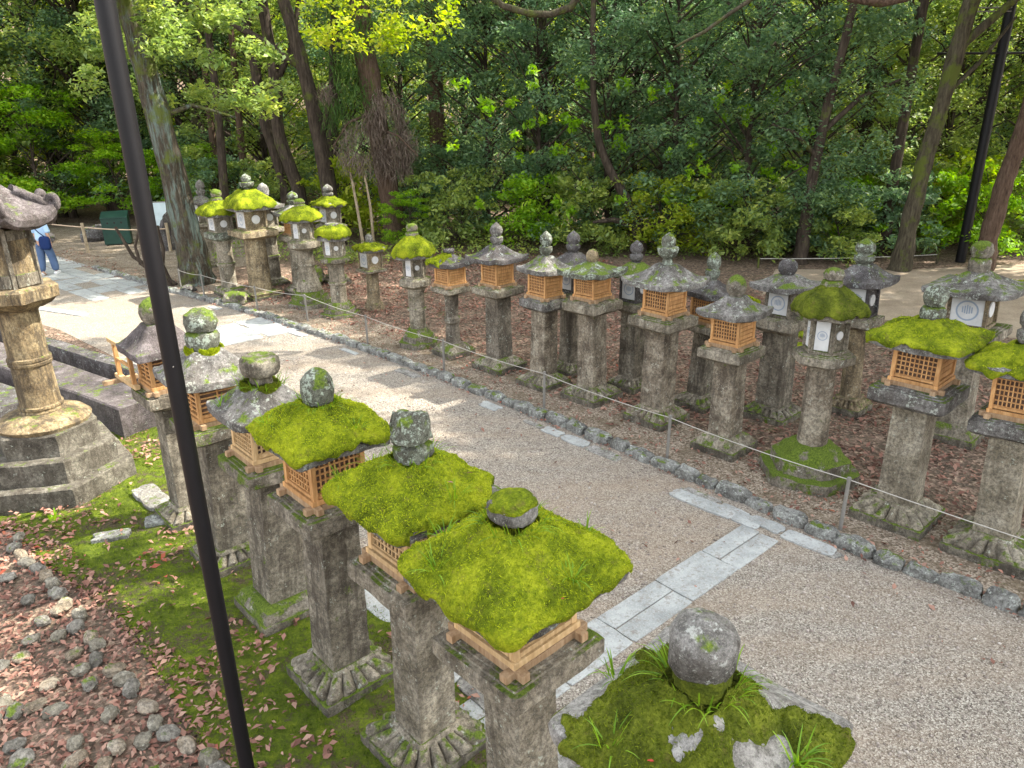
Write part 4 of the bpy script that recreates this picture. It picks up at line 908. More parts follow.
lantern('L6', (-2.74, 6.18), (.18, 1.30, 1.46, 1.83, 2.12, 2.46), (.60, .34, .60, .38, .72, .29), 'ssss', 'near lantern with smooth grey roof and two stacked round stones over a moss collar', GN, moss=.30, mats=dict(plat=M_STONE_MOSSY, shaft=M_STONE_BROWN, roof=M_STONE_GREY, fin=M_STONE_GREEN), near=True, fin='stack', sides='hhhh', tilt=1.5, patch=lambda x, y: 1.0 if math.hypot(x, y) < .16 else -.9, pw=1.25, thick=.02)
lantern('L7', (-3.47, 6.98), (.17, 1.30, 1.48, 1.86, 2.14, 2.40), (.55, .27, .54, .38, .66, .27), 'ssss', 'farthest near row lantern with purple grey roof and mossy ball', GN, mats=dict(plat=M_STONE_BROWN, shaft=M_STONE_BROWN, roof=M_STONE_PURPLE, fin=M_STONE_MOSSY), fin='ball', sides='hhhh', tilt=0.5, pw=1.4, lift=-.01)

# tall octagonal-base lantern on the left edge
CX, CY = -5.34, 7.83
root = empty('stone_lantern', (CX, CY, 0), 0); tag(root, 'massive golden brown lantern with thick round column and curled scroll roof at the left edge', 'stone lantern', None)
PH = -math.radians(11)
def hexr(rings, name, mat, N_=72, amp=.01, sh='h', par=None, ph=PH, **kw):
    b = MB(); b.add(*loft(dens(rings, .06), sh, N_, amp, random.random() * 30, ph=ph, **kw)); return b.build(name, mat, par or root, smooth=True)
for z0, z1, r_ in ((-.05, .25, .78), (.245, .52, .64), (.515, .78, .50)):
    hexr([(z0, r_), (z1 - .015, r_), (z1, r_ - .015)], 'base_step', M_STONE_STEP)
hexr([(.77, .46), (.82, .48), (.88, .42), (.92, .30), (.94, .24)], 'base_ring', M_STONE_GOLD0, sh='r')
root_keep = root
R = [(.94, .335), (.955, .34), (.975, .32), (.99, .335), (1.01, .335), (1.02, .305), (1.42, .29), (1.43, .315), (1.455, .32), (1.465, .305), (1.475, .32), (1.50, .32), (1.51, .29), (1.95, .285), (1.97, .31), (2.0, .31)]
b = MB(); b.add(*loft(R[:6] + dens(R[5:7], .06)[1:] + R[7:12] + dens(R[12:14], .06) + R[14:], 'r', 72, .005, 3)); b.build('column', M_STONE_GOLD0, root, smooth=True)
hexr([(1.98, .31), (2.03, .44), (2.08, .52), (2.09, .56), (2.20, .57), (2.21, .55), (2.22, .53)], 'platform', M_STONE_GOLD0)
hexr([(2.21, .40), (2.62, .36)], 'firebox', M_STONE_GOLD0, amp=.006)
b = MB()
for k in range(6):
    th = math.pi / 3 * k - PH
    b.box((.425 * math.cos(th), .425 * math.sin(th), 2.42), (.05, .06, .42), rz=th)
    a = th + math.pi / 6; b.box((.392 * math.cos(a), .392 * math.sin(a), 2.27), (.03, .36, .09), rz=a)
    b.box((.375 * math.cos(a), .375 * math.sin(a), 2.58), (.03, .34, .07), rz=a)
b.build('firebox_frame', M_STONE_BROWN, root, bevel=.006)
# roof with curled corners
rings = [(2.62, .25), (2.60, .60), (2.63, .66), (2.69, .68), (2.73, .66), (2.77, .55), (2.86, .36), (2.95, .2), (3.0, .12)]
V, Fs = loft(dens(rings, .05), 'h', 96, .012, 8, ph=PH)
V2 = []
for v in V:
    th = math.atan2(v.y, v.x); r_ = math.hypot(v.x, v.y); t = (th + PH) % (math.pi / 3); c = abs(t - math.pi / 6) / (math.pi / 6)
    v2 = v.copy(); v2.z += .10 * c ** 3 * min(r_ / .7, 1) ** 3; V2.append(v2)
b = MB(); b.add(V2, Fs); ro = b.build('roof', M_STONE_PURPLE, root, smooth=True)
for k in range(6):
    th = math.pi / 3 * k - PH; dx, dy = math.cos(th), math.sin(th)
    pts = []; rad = []
    for i in range(22):
        u = i / 21
        if u < .35: r0 = .30 + .38 * u / .35; zz = 2.93 - .16 * (u / .35) + .0; rr = .05
        else:
            q_ = (u - .35) / .65 * 2 * math.pi * .95 - math.pi / 2; R0 = .058 * (1 - .45 * (u - .35) / .65); r0 = .68 + R0 * math.cos(q_) * 1.0; zz = 2.77 + .058 + R0 * math.sin(q_); rr = .052 * (1 - .35 * u)
        pts.append((r0 * dx, r0 * dy, zz)); rad.append(rr)
    b = MB(); b.tube(pts, rad, 12); b.build('corner_scroll', M_STONE_PURPLE, ro, smooth=True, angle=80)
finial(root, 2.98, 3.35, .3, 'double', M_STONE_PURPLE, 3)
for ch in [o_ for o_ in bpy.data.objects if o_.parent == root and not o_.name.startswith(('base_step', 'base_ring'))]:
    k_ = ch.name.split('.')[0]
    sx_, sz_, oz_ = {'column': (.68, 1.13, -.13), 'platform': (.76, 1.04, .05), 'firebox': (.70, 1.51, -.99), 'firebox_frame': (.70, 1.51, -.99)}.get(k_, (.86, 1.12, .05))
    ch.scale = (sx_, sx_, sz_); ch.location.z = oz_
V, Fs = grass_tuft(14, .12, .03, .06)
b = MB(); b.add(V, Fs); o = b.build('small_fern', M_LEAF_LIME, None, loc=(-4.95, 6.98, 0)); tag(o, 'small bright green fern at the foot of the massive column pedestal', 'fern')

# stone beams (edge of the steps) between that lantern and the path
def beam(p0, p1, w_, z0, z1, mat, label, name='stone_beam'):
    p0 = Vector(p0); p1 = Vector(p1); d = p1 - p0; L = d.length; a = math.atan2(d.y, d.x); n = 14; V = []; Fs = []
    for i in range(n + 1):
        for (u, zz) in ((-1, z0), (1, z0), (1, z1 - .02), (.93, z1), (-.93, z1), (-1, z1 - .02)):
            P = Vector((L * (i / n - .5), u * w_ / 2, zz)); P += noise.noise_vector(P * 2.5 + Vector((p0.x, 0, 0))) * .03; V.append(P)
    for i in range(n):
        for k in range(6): Fs.append((i * 6 + k, (i + 1) * 6 + k, (i + 1) * 6 + (k + 1) % 6, i * 6 + (k + 1) % 6))
    Fs += [tuple(range(6)), tuple(n * 6 + k for k in range(5, -1, -1))]
    b = MB(); b.add(V, Fs); c = (p0 + p1) / 2
    o = b.build(name, mat, None, smooth=True, angle=30, loc=(c.x, c.y, 0), rot=(0, 0, a)); tag(o, label, 'stone beam'); return o
beam((-10.6, 13.2), (-5.0, 9.3), .62, -.05, .42, M_STONE_PURPLE, 'broad flat topped stone beam beside the steps, behind the massive column')
beam((-10.6, 14.3), (-5.3, 10.6), .24, -.05, .34, M_STONE_DARK, 'narrow dark stone kerb running along the gravel behind the broad beam')
beam((-12.5, 13.0), (-7.0, 9.6), .9, -.05, .30, M_STONE_DARK, 'dark stone step edge to the left of the massive column', 'stone_step')

# wooden rail frame on the last near lantern
fr = empty('wooden_handrail', (-3.82, 7.00, 1.49), math.radians(134)); tag(fr, 'pale orange open wooden frame standing beside the farthest near row lantern', 'wooden frame')
b = MB(); b.box((.14, 0, .40), (.62, .05, .045)); b.build('top_rail', M_WOOD_PALE, fr, bevel=.004)
for zz in (.22,):
    b = MB(); b.box((.12, 0, zz), (.46, .025, .03)); b.build('middle_rail', M_WOOD, fr, bevel=.003)
b = MB(); b.box((.12, 0, .02), (.60, .05, .045)); b.build('bottom_rail', M_WOOD_PALE, fr, bevel=.004)
for xx in (-.10, .32):
    b = MB(); b.box((xx, 0, .21), (.04, .04, .34)); b.build('post', M_WOOD, fr, bevel=.003)
b = MB(); b.box((.34, .0, -.02), (.05, .34, .045)); b.build('foot_beam', M_WOOD_END, fr, bevel=.003)

# ------------------------------------------------------------------ rope fences
posts = [(5.6, 3.95, .62), (3.27, 6.46, .60), (1.87, 8.14, .58), (0.45, 9.8, .58), (-1.12, 11.59, .55), (-2.67, 13.21, .56), (-4.21, 14.9, .58), (-5.52, 15.77, .58), (-7.24, 17.21, .58), (-8.25, 18.3, .50)]
def ropeobj(a, b_, sag, r_, mat, label, grp):
    a = Vector(a); b_ = Vector(b_); pts = []
    for i in range(13):
        t = i / 12; p = a.lerp(b_, t); p.z -= sag * 4 * t * (1 - t); pts.append(p)
    m = MB(); m.tube(pts, r_, 6); o = m.build('rope', mat, None, smooth=True, angle=80); tag(o, label, 'rope', grp); return o
for i, (x, y, h) in enumerate(posts):
    r = empty('fence_post', (x, y, 0), ANG, None); r.rotation_euler = (random.uniform(-.03, .03), random.uniform(-.03, .03), ANG)
    near_ = ['cut off near the right edge', 'beside the mossy hexagonal base', 'before the tallest square lantern', 'left of the flat roofed lantern foot', 'before the short waisted lantern', 'left of the ringed column lantern', 'before the mushroom cap lantern', 'before the biggest mossy lantern', 'before the lantern nearest the big tree', 'at the foot of the big lichen tree'][i]
    tag(r, 'thin grey metal rope post ' + near_, 'post', 'rope posts along the kerb')
    b = MB(); b.tube([(0, 0, -.1), (0, 0, h - .004), (0, 0, h)], [.019, .019, .013], 12); b.build('post_shaft', M_POSTM, r, smooth=True)
    b = MB(); b.tube([(0, 0, h - .035), (0, 0, h - .02)], [.024, .024], 12); b.build('rope_clip', M_POSTM, r, smooth=True)
for i, (p, q_) in enumerate(zip(posts, posts[1:])):
    ropeobj((p[0], p[1], p[2] - .03), (q_[0], q_[1], q_[2] - .03), .03, .0055, M_ROPE, 'thin pale rope strung between the kerb posts ' + ['at the right edge', 'before the shaggy lantern', 'below the orange boxed lanterns', 'before the pointed jewel lantern', 'before the dark upswept lantern', 'left of the ringed column', 'before the mushroom lantern', 'before the tall mossy stepped base', 'up to the big tree'][i] if False else 'thin pale rope span between two kerb posts', 'rope spans along the kerb')
fposts = [(-13.54, 23.86, .95), (-18.4, 27.0, .95), (-10.9, 23.9, .9)]
for i, (x, y, h) in enumerate(fposts):
    b = MB(); b.tube([(0, 0, -.1), (0.01, 0, h * .5), (0, 0, h)], [.055, .05, .048], 10, .15); o = b.build('wooden_post', M_BARK_PALE, None, smooth=True, loc=(x, y, 0)); tag(o, ['pale wooden rope post left of the green box', 'pale wooden rope post at the far left edge', 'grey wooden rope post behind the black pole'][i], 'post', 'rope posts at the far clearing')
ropeobj((-18.4, 27, .85), (-13.54, 23.86, .82), .04, .02, M_ROPE_TAN, 'tan rope running left from the wooden post behind the walker', None)
ropeobj((-13.54, 23.86, .82), (-10.9, 23.9, .72), .06, .02, M_ROPE_TAN, 'tan rope running in front of the green box', None)
rp2 = [(6.6, 19.5, .28), (11.4, 19.6, .28), (15, 19.8, .28)]
for i, (x, y, h) in enumerate(rp2):
    b = MB(); b.tube([(0, 0, -.1), (0, 0, h)], [.03, .028], 8); o = b.build('wooden_post', M_BARK_MOSS, None, smooth=True, loc=(x, y, 0)); tag(o, ['thin mossy post holding the rope left of the sunny dirt path', 'thin mossy post holding the rope beside the black utility pole', 'thin post holding the rope beyond the right edge'][i], 'post', 'rope posts beyond the dirt path')
ropeobj((6.6, 19.5, .25), (11.4, 19.6, .25), .04, .012, M_ROPE, 'pale rope along the back of the sunny dirt path', None)

# ------------------------------------------------------------------ poles
r = empty('black_pole', (-1.62, 3.36, 0)); tag(r, 'slim black steel pole rising close to the camera on the left', 'pole')
b = MB(); b.tube([(0, 0, -.05), (0, 0, 2), (0, 0, 4), (0, 0, 6.5)], .041, 24); b.build('pole_shaft', M_POLE, r, smooth=True)
b = MB(); b.tube([(0, 0, 6.5), (0, 0, 6.54)], .05, 24); b.build('pole_cap', M_POLE, r, smooth=True)
b = MB()
b.tube([(.02, -.036, 2.9), (.023, -.044, 2.9)], .003, 8)
b.build('bolt', M_POSTM, r)
r = empty('utility_pole', (12.14, 19.78, 0)); tag(r, 'tall black utility pole with thin crossbars near the right edge', 'utility pole')
b = MB(); b.tube([(0, 0, -.1), (.03, 0, 5), (.10, 0, 11)], [.125, .12, .11], 20); b.build('pole_shaft', M_POLE, r, smooth=True)
b = MB(); b.tube([(-1.65, -.2, 5.16), (1.6, .1, 5.14)], .03, 8); b.build('crossbar', M_POLE, r, smooth=True)
for zz, xx in ((6.07, -1.2), (6.15, -1.0)):
    b = MB(); b.tube([(xx, -.15, zz), (0.02, -.1, zz)], .015, 8); b.build('crossbar', M_POSTM, r, smooth=True)

# ------------------------------------------------------------------ green box, board, boulders
r = empty('green_box', (-13.35, 25.55, 0), math.radians(20)); r.scale = (.84, .84, .92); tag(r, 'dark green metal storage box with sloping lid at the far clearing', 'storage box')
b = MB(); V = [(-.48, -.36, .05), (.48, -.36, .05), (.48, .36, .05), (-.48, .36, .05), (-.48, -.36, .98), (.48, -.36, .98), (.48, .36, 1.14), (-.48, .36, 1.14)]
b.add(V, [(3, 2, 1, 0), (4, 5, 6, 7), (0, 1, 5, 4), (1, 2, 6, 5), (2, 3, 7, 6), (3, 0, 4, 7)]); b.build('box_body', M_GREENBIN, r, bevel=.012)
b = MB(); V = [(-.495, -.385, .975), (.495, -.385, .975), (.495, .375, 1.145), (-.495, .375, 1.145)]; V += [(x, y, z_ + .035) for x, y, z_ in V]
b.add(V, [(3, 2, 1, 0), (4, 5, 6, 7), (0, 1, 5, 4), (1, 2, 6, 5), (2, 3, 7, 6), (3, 0, 4, 7)]); b.build('lid', M_GREENBIN, r, bevel=.008)
b = MB()
for xx in (-.25, 0, .25): b.tube([(xx, -.355, .82), (xx, -.368, .82)], .035, 12)
b.build('vent_hole', M_DARKIN, r)
for xx in (-.4, .4):
    b = MB(); b.box((xx, 0, .03), (.08, .6, .08)); b.build('foot', M_DARKIN, r)
r = empty('notice_board', (-11.55, 25.0, 0), math.radians(15)); tag(r, 'faded white notice board on a post behind the black pole', 'notice board')
b = MB(); b.box((0, -.03, 1.05), (.52, .04, .75)); bd = b.build('board', M_SIGN, r, bevel=.006)
b = MB()
for xx in (-.27, .27): b.box((xx, -.03, 1.05), (.03, .055, .80))
for zz in (.66, 1.44): b.box((0, -.03, zz), (.51, .055, .03))
b.build('board_frame', M_POSTM, r)
b = MB(); b.box((0, .03, .5), (.09, .07, 1.1)); b.build('post', M_POSTM, r)
for x, y, s, l in ((-14.6, 26.6, (1.2, .8, .6), 'low grey boulder left of the green box'), (-11.0, 24.2, (.6, .35, 1.3), 'leaning grey stone slab under the notice board'), (-16.5, 26.5, (1.2, .6, .35), 'dark low boulder behind the walker'), (-6.25, 16.55, (.5, .4, .35), 'small moss covered rock in front of the biggest mossy lantern'), (-7.9, 17.9, (.4, .3, .2), 'small rock by the rope post at the big tree'), (-5.0, 18.2, (.9, .5, .6), 'mossy rock behind the flaring column lantern')):
    me = rock_mesh('boulder', *s, .18, x, 3); o = link('boulder', me, M_STONE_MOSSY if 'moss' in l else M_STONE_DARK, None, (x, y, s[2] * .35), (0, 0, x)); tag(o, l, 'boulder')
# moss patches on the ground by the back row
for x, y, rr in ((6.2, 13.2, .8), (5.4, 12.4, .5), (7.6, 13.0, .9)):
    V = []; Fs = []; n = 28
    for j in range(7):
        for k in range(n):
            th = 2 * math.pi * k / n; q_ = rr * j / 6 * (1 + .3 * noise.noise(Vector((math.cos(th) * 1.5, math.sin(th) * 1.5, x)))); V.append((q_ * math.cos(th) * 1.4, q_ * math.sin(th) * .6, .09 * (1 - (j / 6) ** 2) + .012 + .02 * noise.noise(Vector((q_ * 5, th, x)))))
    Fs = [(j * n + k, (j + 1) * n + k, (j + 1) * n + (k + 1) % n, j * n + (k + 1) % n) for j in range(6) for k in range(n)]
    b = MB(); b.add(V, Fs); o = b.build('moss_mound', M_MOSS, None, smooth=True, angle=180, loc=(x, y, 0)); tag(o, {6.2: 'largest bright moss cushion on the ground behind the shaggy lantern', 5.4: 'small moss cushion among leaves behind the shaggy lantern', 7.6: 'moss cushion at the edge of the sunny dirt path'}[x], 'moss')

# ------------------------------------------------------------------ walker
pr_ = empty('person', (-12.73, 20.36, 0), math.radians(-8)); tag(pr_, 'person walking away in light blue top and jeans with a navy shoulder bag', 'person')
def skin_obj(name, verts, edges, radii, mat, parent, sub=2, root_i=0):
    me = bpy.data.meshes.new(name); me.from_pydata(verts, edges, []); me.update()
    o = bpy.data.objects.new(name, me); COL.objects.link(o); o.parent = parent
    md = o.modifiers.new('skin', 'SKIN'); md.use_smooth_shade = True
    sv = me.skin_vertices[0].data
    for i, r_ in enumerate(radii): sv[i].radius = (r_, r_) if not hasattr(r_, '__len__') else r_
    sv[root_i].use_root = True
    s2 = o.modifiers.new('sub', 'SUBSURF'); s2.levels = sub; s2.render_levels = sub
    me.materials.append(mat); return o
vs = [(0, 0, .92), (0, 0, 1.08), (0, .01, 1.26), (0, .01, 1.36), (0, .01, 1.42), (0, .02, 1.50), (0, .02, 1.57),
      (-.16, 0, 1.33), (-.21, .03, 1.08), (-.22, .10, .88), (.16, 0, 1.33), (.22, -.02, 1.08), (.22, .02, .88),
      (-.09, 0, .86), (-.10, -.03, .46), (-.10, -.12, .08), (-.10, -.02, .03), (.09, 0, .86), (.11, .09, .46), (.11, .13, .08), (.11, .22, .03)]
es = [(0, 1), (1, 2), (2, 3), (3, 4), (4, 5), (5, 6), (3, 7), (7, 8), (8, 9), (3, 10), (10, 11), (11, 12), (0, 13), (13, 14), (14, 15), (15, 16), (0, 17), (17, 18), (18, 19), (19, 20)]
rd = [(.14, .10), (.12, .09), (.14, .10), (.10, .08), .05, .085, .08, .05, .038, .026, .05, .038, .026, .08, .05, .035, .035, .08, .05, .035, .035]
for (wx, wy, wz), sgn in (((-.22, .10, .88), -1), ((.22, .02, .88), 1)):
    wi = 9 if sgn < 0 else 12
    for k, (dy, l_) in enumerate(((-.028, .07), (-.010, .085), (.010, .08), (.026, .065))):
        b0 = len(vs); vs += [(wx, wy + dy, wz - .07), (wx - sgn * .01, wy + dy + .01, wz - .07 - l_ * .5), (wx - sgn * .025, wy + dy + .015, wz - .07 - l_)]; es += [(wi, b0), (b0, b0 + 1), (b0 + 1, b0 + 2)]; rd += [.010, .008, .007]
    b0 = len(vs); vs += [(wx - sgn * .01, wy + .04, wz - .04), (wx - sgn * .02, wy + .055, wz - .075)]; es += [(wi, b0), (b0, b0 + 1)]; rd += [.010, .008]
skin_obj('body', vs, es, rd, M_SKIN, pr_)
def ell_loft(rings, name, mat, par, N_=24):
    V = []; 
    for z_, cx_, cy_, rx, ry in rings:
        for k in range(N_):
            th = 2 * math.pi * k / N_; V.append((cx_ + rx * math.cos(th), cy_ + ry * math.sin(th), z_ + .008 * math.sin(th * 5)))
    Fs = [(j * N_ + k, j * N_ + (k + 1) % N_, (j + 1) * N_ + (k + 1) % N_, (j + 1) * N_ + k) for j in range(len(rings) - 1) for k in range(N_)]
    b = MB(); b.add(V, Fs); return b.build(name, mat, par, smooth=True, angle=80)
sh = skin_obj('shirt', [(0, 0, .90), (0, 0, 1.08), (0, .01, 1.25), (0, .01, 1.35), (-.17, 0, 1.33), (-.235, .02, 1.14), (.17, 0, 1.33), (.235, 0, 1.14)], [(0, 1), (1, 2), (2, 3), (3, 4), (4, 5), (3, 6), (6, 7)], [(.20, .15), (.18, .135), (.19, .135), (.12, .09), .085, .075, .085, .075], M_SHIRT, pr_)
skin_obj('trousers', [(0, 0, .93), (-.10, 0, .80), (-.12, -.03, .46), (-.12, -.12, .09), (.10, 0, .80), (.13, .08, .46), (.13, .12, .09)], [(0, 1), (1, 2), (2, 3), (0, 4), (4, 5), (5, 6)], [(.15, .12), .12, .105, .10, .12, .105, .10], M_JEANS, pr_)
skin_obj('hair', [(0, -.0, 1.48), (0, -.01, 1.55), (0, .0, 1.61)], [(0, 1), (1, 2)], [.07, .11, .09], M_HAIR, pr_)
for x, y in ((-.12, -.14), (.13, .14)):
    me = rock_mesh('shoe', .10, .26, .10, .05, x, 2.4); link('shoe', me, M_SHOE, pr_, (x, y + .0, .045))
bagr = empty('shoulder_bag', (-12.58, 20.22, .72), math.radians(-15)); tag(bagr, 'navy blue shoulder bag worn by the walker on a long strap', 'bag')
me = rock_mesh('bag_body', .34, .12, .36, .05, 4, 4); link('bag_body', me, M_BAG, bagr, (0, 0, .18))
b = MB(); b.tube([(.02, .02, .34), (-.06, -.08, .48), (-.18, -.10, .62), (-.30, .0, .70)], .014, 8); b.tube([(-.1, .05, .34), (-.2, .28, .5), (-.30, .18, .68), (-.30, .0, .70)], .014, 8); b.build('strap', M_BAG, bagr, smooth=True)

# ------------------------------------------------------------------ trees
def crown_mesh(name, clumps, per, L, W, mats, up=.5, droop=0.0, hang=False):
    P = []
    for c, r_ in clumps: P.append(ball_pts(c, r_, per))
    P = np.concatenate(P)
    if hang:
        ax = np.tile(np.array([0, 0, -1.0]), (len(P), 1)) + 0.35 * rng.normal(size=(len(P), 3)); V, Fq = leaf_arrays(P, L, W, 0.0, 0.4, ax)
    else: V, Fq = leaf_arrays(P, L, W, up, droop)
    return np_mesh(name, V, Fq)
def branchy(mb, top, clumps, r0, zstart):
    for c, r_ in clumps:
        c = Vector(c); hgt_ = max(zstart * .4, c.z - max(0.6, math.hypot(c.x, c.y) * .7)); s0_ = top(hgt_)
        mid = s0_.lerp(c, .5) + Vector((random.uniform(-.2, .2), random.uniform(-.2, .2), random.uniform(.0, .35)))
        mb.tube([s0_, mid, c], [r0, r0 * .6, r0 * .2], 5, cap=False)
def make_clumps(n, z0, z1, R, r=(.45, .9), taper=True, flat=.6):
    out = []
    for i in range(n):
        z_ = z0 + (z1 - z0) * random.random(); f = 1.0
        if taper: t = (z_ - z0) / (z1 - z0); f = math.sin(math.pi * (0.18 + 0.74 * t)) ** .6
        a = random.random() * 6.283; rr = R * f * random.random() ** .5
        s_ = random.uniform(*r); out.append(((rr * math.cos(a), rr * math.sin(a), z_), (s_, s_, s_ * flat)))
    return out
PROTO = {}
def proto(kind, n):
    k = (kind, n)
    if k in PROTO: return PROTO[k]
    if kind == 'ever': cl = make_clumps(105, .5, 9.2, 2.9, (.35, .8), False); cm = crown_mesh('crown', cl, 175, .125, .058, None, .5); hgt_ = 8.0; r0 = .13; cmat = M_LEAF_DK
    elif kind == 'broad': cl = make_clumps(90, 1.0, 9.8, 3.1, (.4, .85), False); cm = crown_mesh('crown', cl, 150, .125, .065, None, .6); hgt_ = 8.8; r0 = .14; cmat = M_LEAF_MID
    elif kind == 'bush': cl = make_clumps(50, .25, 2.9, 1.7, (.3, .6), False); cm = crown_mesh('crown', cl, 85, .17, .075, None, .25); hgt_ = 2.2; r0 = .05; cmat = M_LEAF_MID
    elif kind == 'lime': cl = make_clumps(40, .5, 3.2, 1.6, (.3, .5), True, .4); cm = crown_mesh('crown', cl, 190, .09, .05, None, .9); hgt_ = 2.6; r0 = .06; cmat = M_LEAF_LIME
    elif kind == 'high': cl = make_clumps(85, 8.2, 16, 4.6, (.8, 1.5)); cm = crown_mesh('crown', cl, 130, .26, .14, None, .6); hgt_ = 15; r0 = .17; cmat = M_LEAF_MID
    elif kind == 'cedar': cl = make_clumps(90, 2.5, 13, 2.0, (.35, .7), True, .8); cm = crown_mesh('crown', cl, 170, .22, .022, None, hang=True); hgt_ = 13; r0 = .2; cmat = M_NEEDLE
    sway = [random.uniform(-.4, .4) for _ in range(4)]
    def top(z_):
        t = z_ / hgt_; return Vector((sway[0] * t + sway[2] * math.sin(t * 5) * .5, sway[1] * t + sway[3] * math.sin(t * 4) * .5, z_))
    mb = MB(); pts = [top(hgt_ * i / 9) for i in range(10)]; pts[0].z = -.2
    mb.tube(pts, [r0 * (1.25 if i == 0 else 1) * (1 - .8 * i / 9) for i in range(10)], 10, .15)
    tm = mb; 
    me_t = bpy.data.meshes.new('trunk'); me_t.from_pydata(tm.v, [], tm.f); me_t.polygons.foreach_set('use_smooth', np.ones(len(me_t.polygons), bool)); me_t.materials.append(M_BARK)
    bb = MB(); branchy(bb, top, cl[:int(len(cl) * .7)], r0 * .3, 1)
    me_b = bpy.data.meshes.new('branches'); me_b.from_pydata(bb.v, [], bb.f); me_b.polygons.foreach_set('use_smooth', np.ones(len(me_b.polygons), bool)); me_b.materials.append(M_BARK)
    cm.materials.append(cmat)
    PROTO[k] = (me_t, me_b, cm); return PROTO[k]
NM = {'ever': 'evergreen_tree', 'broad': 'broadleaf_tree', 'bush': 'bush', 'lime': 'fresh_green_shrub', 'high': 'shade_tree', 'cedar': 'cedar_tree'}
LB = {'ever': 'dark glossy evergreen tree in the dense wood behind the lanterns', 'broad': 'mid green broadleaf tree in the wood behind the lanterns', 'bush': 'leafy green bush at the foot of the wood', 'lime': 'bright fresh green shrub at the edge of the wood', 'high': 'tall tree added so its high, mostly unseen crown shades the path', 'cedar': 'cedar with drooping green needles at the left of the wood'}
def tree(kind, n, x, y, s=1.0, label=None, leaf=None, zs=1.0):
    t, bq, c = proto(kind, n)
    r = empty(NM[kind], (x, y, 0), random.random() * 6.28); r.scale = (s, s, s * zs)
    tag(r, label or LB[kind], 'shrub' if kind in ('bush', 'lime') else 'tree', {'ever': 'dark evergreens behind the lanterns', 'broad': 'broadleaf trees of the wood', 'bush': 'bushes along the wood edge', 'lime': 'fresh green shrubs', 'high': 'tall trees added for shade', 'cedar': 'cedars'}[kind])
    link('trunk', t, None, r); link('branches', bq, None, r)
    co = link('crown', c, None, r)
    if leaf:
        co.material_slots[0].link = 'OBJECT'; co.material_slots[0].material = leaf
    return r
# centre and right evergreens close behind the lanterns
for i, (x, y, s) in enumerate([(-0.8, 26.0, 1.0), (1.2, 24.6, .95), (3.2, 23.6, 1.0), (5.2, 22.9, .95), (7.0, 21.8, .95), (8.7, 22.6, .9), (4.2, 26.5, 1.1), (6.8, 26, 1.1), (1.6, 28, 1.15), (-1.8, 29.5, 1.1)]):
    tree('ever', i % 4, x, y, s)
for i, (x, y, s, k) in enumerate([(-4.2, 31, 1.1, 'broad'), (-6.8, 32, 1.15, 'ever'), (-9.8, 31, 1.1, 'broad'), (-12.5, 32.5, 1.1, 'ever'), (-15.8, 33, 1.2, 'ever'), (-19, 33, 1.2, 'ever'), (-22.5, 35, 1.3, 'ever'), (-26, 37, 1.3, 'broad'),
                                   (10.5, 27, 1.0, 'broad'), (13.2, 28.5, 1.1, 'broad'), (16.5, 28, 1.1, 'ever'), (19.5, 27, 1.1, 'broad'), (22, 25, 1.1, 'ever'), (16.2, 23.2, .9, 'broad'), (11.6, 23.6, .85, 'broad'), (13.9, 24.6, .9, 'broad')]):
    tree(k, i % 3, x, y, s)
for i in range(30):       # deeper rows
    a = math.radians(-44 + 88 * (i + random.uniform(.2, .8)) / 30); d = random.uniform(36, 44)
    tree('broad' if i % 2 else 'ever', i % 4 if i % 2 == 0 else i % 3, d * math.sin(a), d * math.cos(a), 1.4, leaf=M_LEAF_MID if i % 3 else M_LEAF_YEL)
for i, (x, y, s) in enumerate([(-1.6, 23.6, .8), (-3.0, 26.5, 1.0), (0.5, 23.0, .75), (2.4, 22.4, .8), (4.6, 21.6, .75), (6.4, 20.6, .75), (8.3, 20.9, .7), (9.7, 21.4, .7), (11.3, 22.4, .85), (13.4, 22.6, .9), (15.6, 21.5, .9), (10.9, 21.0, .8), (13.0, 20.8, .8), (9.0, 20.2, .6), (-5.6, 25.6, .9), (-8.4, 28.0, .9), (-10.8, 28.6, .9), (18, 22.3, 1)]):
    tree('bush', i % 3, x, y, s, leaf=[None, M_LEAF_DK, M_LEAF_LIME, None, M_LEAF_YEL][i % 5])
tree('lime', 0, -18.3, 30.5, 1.45, 'billowing bright lime green shrub behind the walker, largest of its kind', zs=1.15)
tree('lime', 1, -15.2, 30.0, 1.1, 'bright lime green shrub between the walker and the black pole')
tree('lime', 2, -12.6, 30.2, 1.0, 'low fresh green shrub just behind the green box')
tree('lime', 0, -21.5, 31.5, 1.2, 'fresh green shrub at the far left edge')
tree('lime', 1, -3.2, 23.2, .55, 'small fresh green shrub right of the cedar trunk')
for i, (x, y, s) in enumerate([(-17.5, 27.5 + 6, 1.1), (-22, 31, 1.1), (-14.2, 34, 1.0)]):
    tree('cedar', i, x, y, s)
# added canopy, mostly out of view: blocks sun from the path, leaves gaps
for i, (x, y, s) in enumerate([(13.5, 16.5, 1), (17, 19, 1), (-10.2, 27, 1), (18, 12, 1), (13.5, 10.0, 1), (12.5, 5.5, 1), (17, 6, 1), (22, 14, 1.1), (-12, 33, 1), (15.5, 13.2, 1), (11.2, 8.0, .95), (15, 8.5, 1), (10.5, 20.8, 1), (1.3, 25.5, 1.15)]):
    tree('high', i % 3, x, y, s)

